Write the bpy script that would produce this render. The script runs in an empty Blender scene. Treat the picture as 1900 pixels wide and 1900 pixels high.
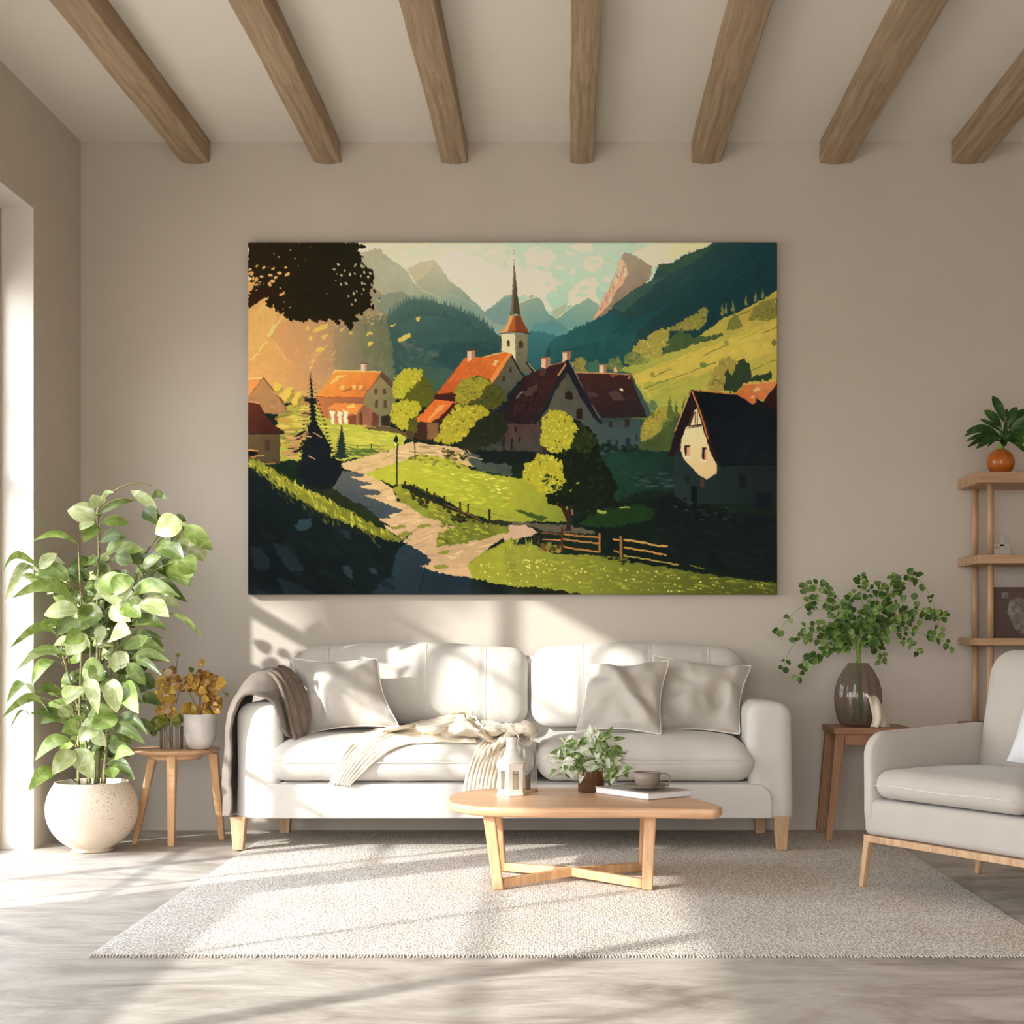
import bpy, math, random
from mathutils import Vector, noise
from mathutils.bvhtree import BVHTree
random.seed(11)
C = bpy.context.scene.collection
F = 2800.0                                   # focal length in pixels of the 1900 px frame
def P(px, py, d): return Vector(((px-1050)*d/F, d, .9-(py-1175)*d/F))
def lin(c):
    if isinstance(c, str): c = [int(c[i:i+2], 16)/255 for i in (0, 2, 4)]
    return tuple(x/12.92 if x <= .04045 else ((x+.055)/1.055)**2.4 for x in c)
# ------------------------------------------------------------ materials
def newmat(name):
    m = bpy.data.materials.new(name); m.use_nodes = True; nt = m.node_tree; nt.nodes.clear()
    out = nt.nodes.new('ShaderNodeOutputMaterial'); b = nt.nodes.new('ShaderNodeBsdfPrincipled')
    nt.links.new(b.outputs[0], out.inputs[0]); return m, nt, b, out
def coords(nt, scale=(1, 1, 1), rot=(0, 0, 0)):
    tc = nt.nodes.new('ShaderNodeTexCoord'); mp = nt.nodes.new('ShaderNodeMapping')
    mp.inputs['Scale'].default_value = scale; mp.inputs['Rotation'].default_value = rot
    nt.links.new(tc.outputs['Object'], mp.inputs[0]); return mp.outputs[0]
def noi(nt, vec, scale, detail=4, dist=0, rough=.55):
    n = nt.nodes.new('ShaderNodeTexNoise'); n.inputs['Scale'].default_value = scale; n.inputs['Detail'].default_value = detail
    n.inputs['Distortion'].default_value = dist; n.inputs['Roughness'].default_value = rough
    nt.links.new(vec, n.inputs['Vector']); return n.outputs[0]
def ramp(nt, fac, stops):
    r = nt.nodes.new('ShaderNodeValToRGB'); e = r.color_ramp.elements
    while len(e) < len(stops): e.new(.5)
    for k, (p, c) in enumerate(stops): e[k].position = p; e[k].color = (*lin(c), 1)
    nt.links.new(fac, r.inputs[0]); return r.outputs[0]
def bump(nt, b, h, strength=.3, dist=.005, prev=None):
    n = nt.nodes.new('ShaderNodeBump'); n.inputs['Strength'].default_value = strength; n.inputs['Distance'].default_value = dist
    nt.links.new(h, n.inputs['Height'])
    if prev: nt.links.new(prev, n.inputs['Normal'])
    nt.links.new(n.outputs[0], b.inputs['Normal']); return n.outputs[0]
def plain(name, c1, c2=None, rough=.8, scale=8, bs=.15, bd=.002, bscale=60, metal=0, stretch=(1, 1, 1)):
    m, nt, b, o = newmat(name); v = coords(nt, stretch)
    nt.links.new(ramp(nt, noi(nt, v, scale), [(.3, c1), (.7, c2 or c1)]), b.inputs['Base Color'])
    b.inputs['Roughness'].default_value = rough; b.inputs['Metallic'].default_value = metal
    bump(nt, b, noi(nt, v, bscale, 3), bs, bd); return m
def fabric(name, c1, c2, weave=900, rough=.95, ws=.25):
    m, nt, b, o = newmat(name); v = coords(nt)
    nt.links.new(ramp(nt, noi(nt, v, 6, 6), [(.3, c1), (.7, c2)]), b.inputs['Base Color'])
    b.inputs['Roughness'].default_value = rough; b.inputs['Sheen Weight'].default_value = .15
    n1 = bump(nt, b, noi(nt, v, weave, 2), ws, .001); bump(nt, b, noi(nt, v, 9, 3, .6), .35, .012, n1); return m
def wood(name, c1, c2, c3, along='Y', scale=7, rough=.55, bs=.2, ratio=14, bd=.002, knots=False):
    m, nt, b, o = newmat(name); s = [1, 1, 1]; s['XYZ'.index(along)] = 1/ratio
    v = coords(nt, tuple(x*3 for x in s)); f = noi(nt, v, scale, 8, 1.2, .62)
    col = ramp(nt, f, [(.28, c1), (.5, c2), (.72, c3)])
    v2 = coords(nt, tuple(x*1.0 for x in s)); g = noi(nt, v2, scale*9, 3, .3)
    mx = nt.nodes.new('ShaderNodeMixRGB'); mx.blend_type = 'MULTIPLY'; mx.inputs[0].default_value = .35
    nt.links.new(col, mx.inputs[1]); nt.links.new(ramp(nt, g, [(.35, 'b0a090'), (.6, 'ffffff')]), mx.inputs[2])
    res = mx.outputs[0]
    if knots:
        vo = nt.nodes.new('ShaderNodeTexVoronoi'); vo.inputs['Scale'].default_value = 1.0
        nt.links.new(coords(nt, (3.5, 1.3, 3.5)), vo.inputs['Vector'])
        m2 = nt.nodes.new('ShaderNodeMixRGB'); m2.blend_type = 'MULTIPLY'; m2.inputs[0].default_value = .8
        nt.links.new(res, m2.inputs[1]); nt.links.new(ramp(nt, vo.outputs['Distance'], [(.03, '5a4330'), (.11, 'ffffff')]), m2.inputs[2]); res = m2.outputs[0]
    nt.links.new(res, b.inputs['Base Color']); b.inputs['Roughness'].default_value = rough
    bump(nt, b, g, bs, bd); return m
def glass(name, tint='ffffff', body=.0, rough=.03):
    """thin glass: tinted see-through wall with a fresnel reflection"""
    m = bpy.data.materials.new(name); m.use_nodes = True; nt = m.node_tree; nt.nodes.clear()
    out = nt.nodes.new('ShaderNodeOutputMaterial'); t = nt.nodes.new('ShaderNodeBsdfTransparent'); g = nt.nodes.new('ShaderNodeBsdfGlossy')
    d = nt.nodes.new('ShaderNodeBsdfDiffuse'); d.inputs[0].default_value = (*lin(tint), 1)
    t.inputs[0].default_value = (*lin(tint), 1); g.inputs['Roughness'].default_value = rough
    lw = nt.nodes.new('ShaderNodeLayerWeight'); lw.inputs[0].default_value = .5; pw = nt.nodes.new('ShaderNodeMath'); pw.operation = 'POWER'; pw.inputs[1].default_value = 3.2; nt.links.new(lw.outputs['Facing'], pw.inputs[0])
    fr = nt.nodes.new('ShaderNodeMath'); fr.operation = 'MULTIPLY_ADD'; fr.inputs[1].default_value = .55; fr.inputs[2].default_value = .04; nt.links.new(pw.outputs[0], fr.inputs[0])
    m0 = nt.nodes.new('ShaderNodeMixShader'); m0.inputs[0].default_value = body
    nt.links.new(t.outputs[0], m0.inputs[1]); nt.links.new(d.outputs[0], m0.inputs[2])
    m1 = nt.nodes.new('ShaderNodeMixShader'); nt.links.new(fr.outputs[0], m1.inputs[0]); nt.links.new(m0.outputs[0], m1.inputs[1]); nt.links.new(g.outputs[0], m1.inputs[2])
    nt.links.new(m1.outputs[0], out.inputs[0]); return m
def leafmat(name, c1, c2, c3, trans=.3, rough=.45, scale=14):
    m, nt, b, out = newmat(name); v = coords(nt)
    uv = nt.nodes.new('ShaderNodeUVMap'); sep = nt.nodes.new('ShaderNodeSeparateXYZ'); nt.links.new(uv.outputs[0], sep.inputs[0])
    col = ramp(nt, noi(nt, v, scale, 4, .8), [(.32, c1), (.52, c2), (.68, c3)])
    wv = nt.nodes.new('ShaderNodeMath'); wv.operation = 'PINGPONG'; wv.inputs[1].default_value = .5; nt.links.new(sep.outputs[1], wv.inputs[0])
    mx = nt.nodes.new('ShaderNodeMixRGB'); mx.blend_type = 'MIX'; nt.links.new(ramp(nt, wv.outputs[0], [(.44, '000000'), (.5, '999999')]), mx.inputs[0])
    nt.links.new(col, mx.inputs[1]); mx.inputs[2].default_value = (*lin(c3), 1)
    nt.links.new(mx.outputs[0], b.inputs['Base Color']); b.inputs['Roughness'].default_value = rough
    tr = nt.nodes.new('ShaderNodeBsdfTranslucent'); nt.links.new(mx.outputs[0], tr.inputs[0])
    ms = nt.nodes.new('ShaderNodeMixShader'); ms.inputs[0].default_value = trans
    nt.links.new(b.outputs[0], ms.inputs[1]); nt.links.new(tr.outputs[0], ms.inputs[2]); nt.links.new(ms.outputs[0], out.inputs[0]); return m
M = {}
M['wall'] = plain('wall_paint', 'c6bdb2', 'c2b9ae', .92, 3, .12, .002, 90)
M['ceil'] = plain('ceiling_paint', 'ded8cf', 'dbd5cc', .95, 2, .08, .002, 80)
M['reveal'] = plain('reveal_paint', 'dcd9d5', 'd8d5d0', .85, 3, .06, .002, 80)
M['beam'] = wood('aged_oak_beam', '8e785f', 'a68f75', 'b8a387', 'Y', 8, .85, .7, 22, .004, True)
M['oak'] = wood('light_oak', 'b8946f', 'c8a480', 'd4b290', 'Z', 6, .5, .08, 12, .0006)
M['oakx'] = wood('light_oak_across', 'd1a179', 'ddaf88', 'e6bd98', 'X', 3, .38, .06, 12, .0004)
M['oaklegs'] = wood('table_leg_oak', 'd0a070', 'dcae80', 'e4ba8e', 'Z', 5, .45, .06, 10, .0004)
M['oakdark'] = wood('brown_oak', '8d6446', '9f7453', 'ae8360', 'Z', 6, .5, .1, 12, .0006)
M['shelf'] = wood('shelf_oak', 'a88463', 'b89372', 'c4a181', 'X', 5, .55, .08, 12, .0006)
M['shelfpost'] = wood('shelf_post_oak', 'b08a66', 'c09a76', 'cca886', 'Z', 5, .55, .08, 12, .0006)
M['frame'] = plain('window_frame_paint', 'b7a185', 'b09a80', .6, 6, .05, .001, 60)
M['sofa'] = fabric('sofa_linen', 'cdc9c2', 'c8c3bc')
M['sofac'] = fabric('sofa_cushion_linen', 'cfcac3', 'cac5bd')
M['pillow'] = fabric('pillow_linen', 'c0b9b0', 'bab2a8')
M['pipe'] = plain('cushion_piping', 'e0dacf', 'd9d2c6', .9, 20)
M['white'] = fabric('white_cotton', 'dcdde0', 'd4d5da')
M['chair'] = fabric('armchair_fabric', 'b9b2aa', 'b3aca3')
M['grey'] = fabric('grey_wool', '887d73', '6b6159', 300, .98, .9)
M['knit'] = fabric('cream_knit', 'ebe0cc', 'ddd0ba', 260, .95, .8)
M['napkin'] = fabric('linen_napkin_cloth', 'e0d6c4', 'd4c8b4', 500)
M['pot'] = None
def potmat():
    m, nt, b, o = newmat('speckled_clay'); v = coords(nt)
    base = ramp(nt, noi(nt, v, 3, 4), [(.3, 'e6d8c6'), (.7, 'dccbb6')])
    vo = nt.nodes.new('ShaderNodeTexVoronoi'); vo.inputs['Scale'].default_value = 95; nt.links.new(v, vo.inputs['Vector'])
    sp = ramp(nt, vo.outputs['Distance'], [(.16, '000000'), (.3, 'ffffff')])
    tc = nt.nodes.new('ShaderNodeTexCoord'); sx = nt.nodes.new('ShaderNodeSeparateXYZ'); nt.links.new(tc.outputs['Object'], sx.inputs[0])
    ad = nt.nodes.new('ShaderNodeMath'); ad.operation = 'ADD'; nt.links.new(sx.outputs[0], ad.inputs[0]); nt.links.new(sx.outputs[2], ad.inputs[1])
    ns = nt.nodes.new('ShaderNodeMath'); ns.operation = 'MULTIPLY_ADD'; ns.inputs[1].default_value = .35; nt.links.new(noi(nt, v, 12, 3), ns.inputs[0]); nt.links.new(ad.outputs[0], ns.inputs[2])
    patch_ = ramp(nt, ns.outputs[0], [(.36, 'ffffff'), (.52, '000000')])
    mm = nt.nodes.new('ShaderNodeMixRGB'); mm.blend_type = 'LIGHTEN'; mm.inputs[0].default_value = 1
    nt.links.new(sp, mm.inputs[1]); nt.links.new(patch_, mm.inputs[2])
    mx = nt.nodes.new('ShaderNodeMixRGB'); nt.links.new(mm.outputs[0], mx.inputs[0]); mx.inputs[1].default_value = (*lin('b08f6c'), 1); nt.links.new(base, mx.inputs[2])
    nt.links.new(mx.outputs[0], b.inputs['Base Color']); b.inputs['Roughness'].default_value = .9
    bump(nt, b, noi(nt, v, 40, 5), .5, .004); return m
M['pot'] = potmat()
M['soil'] = plain('soil', '4a3a2c', '2e241b', .95, 30, .8, .01, 80)
M['ceramic'] = plain('marbled_ceramic', 'c9c1bb', 'e2dcd6', .35, 14, .1, .001, 20)
M['cup'] = plain('taupe_stoneware', '82776a', '938778', .6, 20, .15, .001, 80)
M['orange'] = plain('burnt_orange_glaze', 'a4551c', 'b8661f', .22, 9, .2, .002, 14)
M['lantern'] = plain('white_painted_metal', 'f1ede6', 'ece8e0', .45, 6, .05, .001, 60)
M['dark'] = plain('dark_interior', '6b5138', '8a6d4e', .6, 12)
M['candle'] = plain('candle_wax', 'e9dcc0', 'e2d2b2', .5, 5)
M['book'] = plain('book_cover', 'b9b0aa', 'b2a9a2', .5, 6, .05, .001, 60)
M['pages'] = plain('book_pages', 'f3f0ee', 'e9e5e4', .85, 3, .3, .001, 30, 0, (1, 1, 60))
M['picture'] = plain('dark_brown_print', '4e3a33', '59433b', .55, 5)
M['stone'] = plain('grey_relief', '8f8780', '5d544e', .7, 40, .8, .006, 70)
M['stem'] = plain('green_stem', '6c8a3a', '86a052', .55, 20)
M['stembrown'] = plain('brown_stem', '7a5a34', '94713f', .6, 20)
M['cane'] = plain('pale_cane', '8f8a5a', '6c6a3e', .5, 16, .3, .002, 40, 0, (1, 1, 8))
M['ficusL'] = leafmat('leaf_pale_variegated', '8f9a5c', 'b0b980', 'dadcc0', .2, .4, 16)
M['ficusM'] = leafmat('leaf_fresh_green', '61762f', '7e9446', 'aab878', .2, .38, 16)
M['ficusD'] = leafmat('leaf_deep_green', '415024', '586a2e', '8a9656', .18, .35, 14)
M['eucD'] = leafmat('eucalyptus_dark', '2f4a1e', '48682c', '6c8a44', .25, .4, 20)
M['eucL'] = leafmat('eucalyptus_light', '5b7c34', '7c9a4c', '9ab26a', .3, .4, 20)
M['gold'] = leafmat('golden_leaf', 'b98a30', 'dab44e', 'eed680', .35, .35, 30)
M['bronze'] = leafmat('bronze_leaf', '7a5626', 'a87c38', 'd0a85c', .3, .35, 30)
M['pink'] = leafmat('pale_peach_leaf', 'd6ae88', 'e4c8a4', 'eedcc0', .4, .4, 30)
M['olive'] = leafmat('olive_leaf', '5c6a26', '7c8636', 'a3a850', .3, .4, 30)
M['shelfleaf'] = leafmat('dark_strap_leaf', '1d3a18', '2e5424', '4c7434', .2, .35, 12)
M['bouqG'] = leafmat('bouquet_green', '4c6a2a', '6f8c40', 'd6dfb8', .3, .4, 60)
M['bouqW'] = leafmat('bouquet_white', 'c9d4ac', 'eef0e2', 'ffffff', .35, .45, 50)
M['pane'] = glass('window_glass', 'fdfefe')
M['clear'] = glass('clear_glass', 'fafaf9', .03)
M['smoke'] = glass('smoked_glass', 'c4b8ae', .10)
M['amber'] = glass('amber_glass', 'a8795a', .2)
M['foliage_out'] = leafmat('sun_block_leaf', '3c5a24', '587a34', '7c9a4c', .3, .6, 5)  # leaves of the added sun-blocking tree

# ------------------------------------------------------------ mesh building
class MB:
    def __init__(s): s.v = []; s.f = []; s.mi = []; s.uv = {}; s.sm = []
    def add(s, vs, fs, mi=0, uvs=None, smooth=True):
        o = len(s.v); s.v += [tuple(v) for v in vs]
        for k, f in enumerate(fs):
            s.f.append(tuple(i+o for i in f)); s.mi.append(mi); s.sm.append(smooth)
            if uvs: s.uv[len(s.f)-1] = [uvs[i] for i in f]
        return s
def origin(o):
    v = Vector((0, 0, 0))
    while o: v += o.location; o = o.parent
    return v
def obj(name, mb, mat, parent=None, kind=None, bevel=0, subsurf=0, solid=0, seg=2):
    me = bpy.data.meshes.new(name)
    if parent is None:
        xs = [v[0] for v in mb.v]; ys = [v[1] for v in mb.v]; zs = [v[2] for v in mb.v]
        base = Vector(((min(xs)+max(xs))/2, (min(ys)+max(ys))/2, min(zs)))
    else: base = origin(parent)
    me.from_pydata([tuple(Vector(v)-base) for v in mb.v], [], mb.f)
    mats = mat if isinstance(mat, (list, tuple)) else [mat]
    for m in mats: me.materials.append(m)
    me.polygons.foreach_set('material_index', mb.mi); me.polygons.foreach_set('use_smooth', mb.sm)
    if mb.uv:
        ul = me.uv_layers.new(name='UVMap')
        for fi, us in mb.uv.items():
            p = me.polygons[fi]
            for k, li in enumerate(p.loop_indices): ul.data[li].uv = us[k]
    me.update(); o = bpy.data.objects.new(name, me); C.objects.link(o)
    if parent is None: o.location = base
    else: o.parent = parent
    if kind: o['kind'] = kind
    if solid: md = o.modifiers.new('t', 'SOLIDIFY'); md.thickness = solid; md.offset = 0
    if bevel: md = o.modifiers.new('b', 'BEVEL'); md.width = bevel; md.segments = seg; md.limit_method = 'ANGLE'
    if subsurf: md = o.modifiers.new('s', 'SUBSURF'); md.levels = subsurf; md.render_levels = subsurf
    return o
def tag(o, label, cat, group=None):
    o['label'] = label; o['category'] = cat
    if group: o['group'] = group
    return o
def thing(name, label, cat, loc, group=None):
    o = bpy.data.objects.new(name, None); C.objects.link(o); o.location = loc; o.empty_display_size = .1
    return tag(o, label, cat, group)
def box(mb, lo, hi, mi=0, smooth=False):
    x0, y0, z0 = lo; x1, y1, z1 = hi
    return mb.add([(x0, y0, z0), (x1, y0, z0), (x1, y1, z0), (x0, y1, z0), (x0, y0, z1), (x1, y0, z1), (x1, y1, z1), (x0, y1, z1)],
                  [(0, 3, 2, 1), (4, 5, 6, 7), (0, 1, 5, 4), (1, 2, 6, 5), (2, 3, 7, 6), (3, 0, 4, 7)], mi, None, smooth)
def hexa(mb, bot, top, mi=0):
    """a prism between two quads"""
    n = len(bot); vs = list(bot)+list(top)
    fs = [tuple(range(n-1, -1, -1)), tuple(range(n, 2*n))]+[(i, (i+1) % n, n+(i+1) % n, n+i) for i in range(n)]
    return mb.add(vs, fs, mi, None, False)
def prism(mb, poly, z0, z1, mi=0): return hexa(mb, [(x, y, z0) for x, y in poly], [(x, y, z1) for x, y in poly], mi)
def lathe(mb, c, prof, n=48, mi=0, smooth=True, rib=0, nr=0, close=True):
    vs = []; fs = []; m = len(prof)
    for r, z in prof:
        for k in range(n):
            a = 2*math.pi*k/n; rr = r*(1+rib*math.cos(nr*a)) if nr else r
            vs.append((c[0]+rr*math.cos(a), c[1]+rr*math.sin(a), c[2]+z))
    for i in range(m-1):
        for k in range(n): fs.append((i*n+k, i*n+(k+1) % n, (i+1)*n+(k+1) % n, (i+1)*n+k))
    if close:
        if prof[0][0] > 1e-4: fs.append(tuple(range(n-1, -1, -1)))
        if prof[-1][0] > 1e-4: fs.append(tuple((m-1)*n+k for k in range(n)))
    return mb.add(vs, fs, mi, None, smooth)
def crom(pts, n):
    """points along a smooth curve through pts"""
    out = []; m = len(pts)-1
    for i in range(n+1):
        t = i/n*m; k = min(int(t), m-1); f = t-k
        a, b, c, d = Vector(pts[max(k-1, 0)]), Vector(pts[k]), Vector(pts[k+1]), Vector(pts[min(k+2, m)])
        out.append(.5*((2*b)+(c-a)*f+(2*a-5*b+4*c-d)*f*f+(3*b-a-3*c+d)*f**3))
    return out
def tube(mb, pts, r, n=8, mi=0, smooth=True, cap=True):
    rs = r if isinstance(r, (list, tuple)) else [r]*len(pts)
    if len(rs) != len(pts): rs = [rs[0]+(rs[-1]-rs[0])*i/(len(pts)-1) for i in range(len(pts))]
    vs = []; fs = []; pts = [Vector(p) for p in pts]; up = None
    for i, p in enumerate(pts):
        d = (pts[min(i+1, len(pts)-1)]-pts[max(i-1, 0)]).normalized()
        if up is None: up = Vector((0, 0, 1)) if abs(d.z) < .9 else Vector((0, 1, 0))
        s = d.cross(up).normalized(); up = s.cross(d).normalized()
        for k in range(n): a = 2*math.pi*k/n; vs.append(p+(s*math.cos(a)+up*math.sin(a))*rs[i])
    for i in range(len(pts)-1):
        for k in range(n): fs.append((i*n+k, i*n+(k+1) % n, (i+1)*n+(k+1) % n, (i+1)*n+k))
    if cap: fs.append(tuple(range(n-1, -1, -1))); fs.append(tuple((len(pts)-1)*n+k for k in range(n)))
    return mb.add(vs, fs, mi, None, smooth)
def softbox(mb, lo, hi, r, n=14, deform=None, mi=0, xf=None):
    """box with round edges on a fine grid; deform(u,v,w,p) moves each point"""
    lo = Vector(lo); hi = Vector(hi); c = (lo+hi)/2; h = (hi-lo)/2
    rr = r if isinstance(r, (tuple, list)) else (r, r, r)
    ax = []
    for k in range(3):
        R = min(rr[k], h[k]*.98); L = [-h[k]+R*i/5 for i in range(5)]; m = max(2, int(n*min(1, 2*(h[k]-R)/max(h)))+2)
        L += [-(h[k]-R)+2*(h[k]-R)*i/m for i in range(m+1)]; L += [h[k]-R*i/5 for i in range(4, -1, -1)]; ax.append(L)
    idx = {}; vs = []; fs = []
    def vert(i, j, k):
        key = (i, j, k)
        if key in idx: return idx[key]
        p = Vector((ax[0][i], ax[1][j], ax[2][k]))
        q = Vector([max(-(h[a]-min(rr[a], h[a]*.98)), min(h[a]-min(rr[a], h[a]*.98), p[a])) for a in range(3)])
        d = p-q; e = Vector([d[a]/min(rr[a], h[a]*.98) for a in range(3)])
        if e.length > 1e-9:
            e = e/max(e.length, 1e-9); d = Vector([e[a]*min(rr[a], h[a]*.98) for a in range(3)])
        w = q+d
        if deform: w = Vector(deform(w[0]/h[0], w[1]/h[1], w[2]/h[2], w))
        w = w+c
        if xf: w = xf(w)
        idx[key] = len(vs); vs.append(w); return idx[key]
    n0, n1, n2 = len(ax[0])-1, len(ax[1])-1, len(ax[2])-1
    for i in range(n0):
        for j in range(n1):
            fs.append((vert(i, j, 0), vert(i, j+1, 0), vert(i+1, j+1, 0), vert(i+1, j, 0)))
            fs.append((vert(i, j, n2), vert(i+1, j, n2), vert(i+1, j+1, n2), vert(i, j+1, n2)))
    for i in range(n0):
        for k in range(n2):
            fs.append((vert(i, 0, k), vert(i+1, 0, k), vert(i+1, 0, k+1), vert(i, 0, k+1)))
            fs.append((vert(i, n1, k), vert(i, n1, k+1), vert(i+1, n1, k+1), vert(i+1, n1, k)))
    for j in range(n1):
        for k in range(n2):
            fs.append((vert(0, j, k), vert(0, j, k+1), vert(0, j+1, k+1), vert(0, j+1, k)))
            fs.append((vert(n0, j, k), vert(n0, j+1, k), vert(n0, j+1, k+1), vert(n0, j, k+1)))
    return mb.add(vs, fs, mi)
def patch(mb, rows, nu=40, nv=24, disp=None, mi=0):
    """smooth cloth through a grid of points; disp(u,v,p) -> metres along the normal"""
    R = [crom(r, nu) for r in rows]; G = [crom([R[i][k] for i in range(len(R))], nv) for k in range(nu+1)]
    vs = []; 
    for i in range(nu+1):
        for j in range(nv+1):
            p = G[i][j]
            if disp:
                a = G[min(i+1, nu)][j]-G[max(i-1, 0)][j]; b = G[i][min(j+1, nv)]-G[i][max(j-1, 0)]
                nrm = a.cross(b)
                if nrm.length > 1e-12: nrm.normalize()
                if nrm.y > 0: nrm = -nrm
                p = p+nrm*disp(i/nu, j/nv, p)
            vs.append(p)
    fs = [(i*(nv+1)+j, (i+1)*(nv+1)+j, (i+1)*(nv+1)+j+1, i*(nv+1)+j+1) for i in range(nu) for j in range(nv)]
    return mb.add(vs, fs, mi)
def leaf(mb, base, tip, width, mi=0, arch=.12, nrm=None, fold=.15, shape=.75, droop=0, n=7, maxw=.45):
    base = Vector(base); tip = Vector(tip); d = tip-base; L = d.length
    if L < 1e-5: return
    nrm = (nrm or Vector((random.uniform(-.5, .5), -1, random.uniform(.0, .9)))).normalized()
    dn = d.normalized(); s = dn.cross(nrm)
    if s.length < .05: s = dn.cross(Vector((.3, 0, 1)))
    s.normalize(); up = s.cross(dn).normalized(); vs = []; fs = []; uvs = []
    for i in range(n+1):
        t = i/n; c = base+d*t+Vector((0, 0, 1))*(arch*L*math.sin(math.pi*t))+up*(.05*L*math.sin(math.pi*t))
        w = width*.5*(math.sin(math.pi*t**maxw*1.0 if False else math.pi*(t**(math.log(.5)/math.log(maxw)))))**shape if 0 < t < 1 else width*.02
        for k, q in enumerate((-1, -.5, 0, .5, 1)):
            vs.append(c+s*(w*q)+up*(abs(q)*w*fold*2)); uvs.append((t, .5+q*.5))
    for i in range(n):
        for k in range(4): a = i*5+k; fs.append((a, a+1, a+6, a+5))
    mb.add(vs, fs, mi, uvs)
def pillow(mb, c4, thick, n=26, wr=.008, seed=0, crease=None):
    """cushion from four corner points TL TR BR BL; two puffed faces meeting in a seam"""
    TL, TR, BR, BL = [Vector(c) for c in c4]; nr = (TR-TL).cross(BL-TL).normalized()
    if nr.y > 0: nr = -nr
    vs = []; fs = []; N = n
    def pt(i, j, side):
        u, v = i/N, j/N; a, b = 2*u-1, 2*v-1
        # edges pulled in between the corners
        pu = a*(1-.11*(1-b*b)**1.5); pv = b*(1-.11*(1-a*a)**1.5); uu, vv = (pu+1)/2, (pv+1)/2
        p = (TL*(1-uu)+TR*uu)*(1-vv)+(BL*(1-uu)+BR*uu)*vv
        t = (max(0, 1-a*a)**.55)*(max(0, 1-b*b)**.55)
        q = p*7+Vector((seed*3.1, 0, seed)); w = noise.noise(q)*wr*1.6+noise.noise(q*2.3)*wr*.8
        rad = math.atan2(b, a); w += wr*.9*math.sin(rad*7+seed)*(abs(a*b)**.7)
        h = thick*.5*t+w*min(1, t*3)
        if crease: h += crease(u, v)*min(1, t*2.5)
        return p+nr*(h if side else -thick*.5*t*.8)
    for side in (1, 0):
        o = len(vs)
        for i in range(N+1):
            for j in range(N+1): vs.append(pt(i, j, side))
        for i in range(N):
            for j in range(N):
                a = o+i*(N+1)+j; q = (a, a+1, a+N+2, a+N+1); fs.append(q if side else q[::-1])
    mb.add(vs, fs); 
    edge = [pt(i, 0, 1) for i in range(N+1)]+[pt(N, j, 1) for j in range(1, N+1)]+[pt(i, N, 1) for i in range(N-1, -1, -1)]+[pt(0, j, 1) for j in range(N-1, 0, -1)]
    return edge+[edge[0]]
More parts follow.
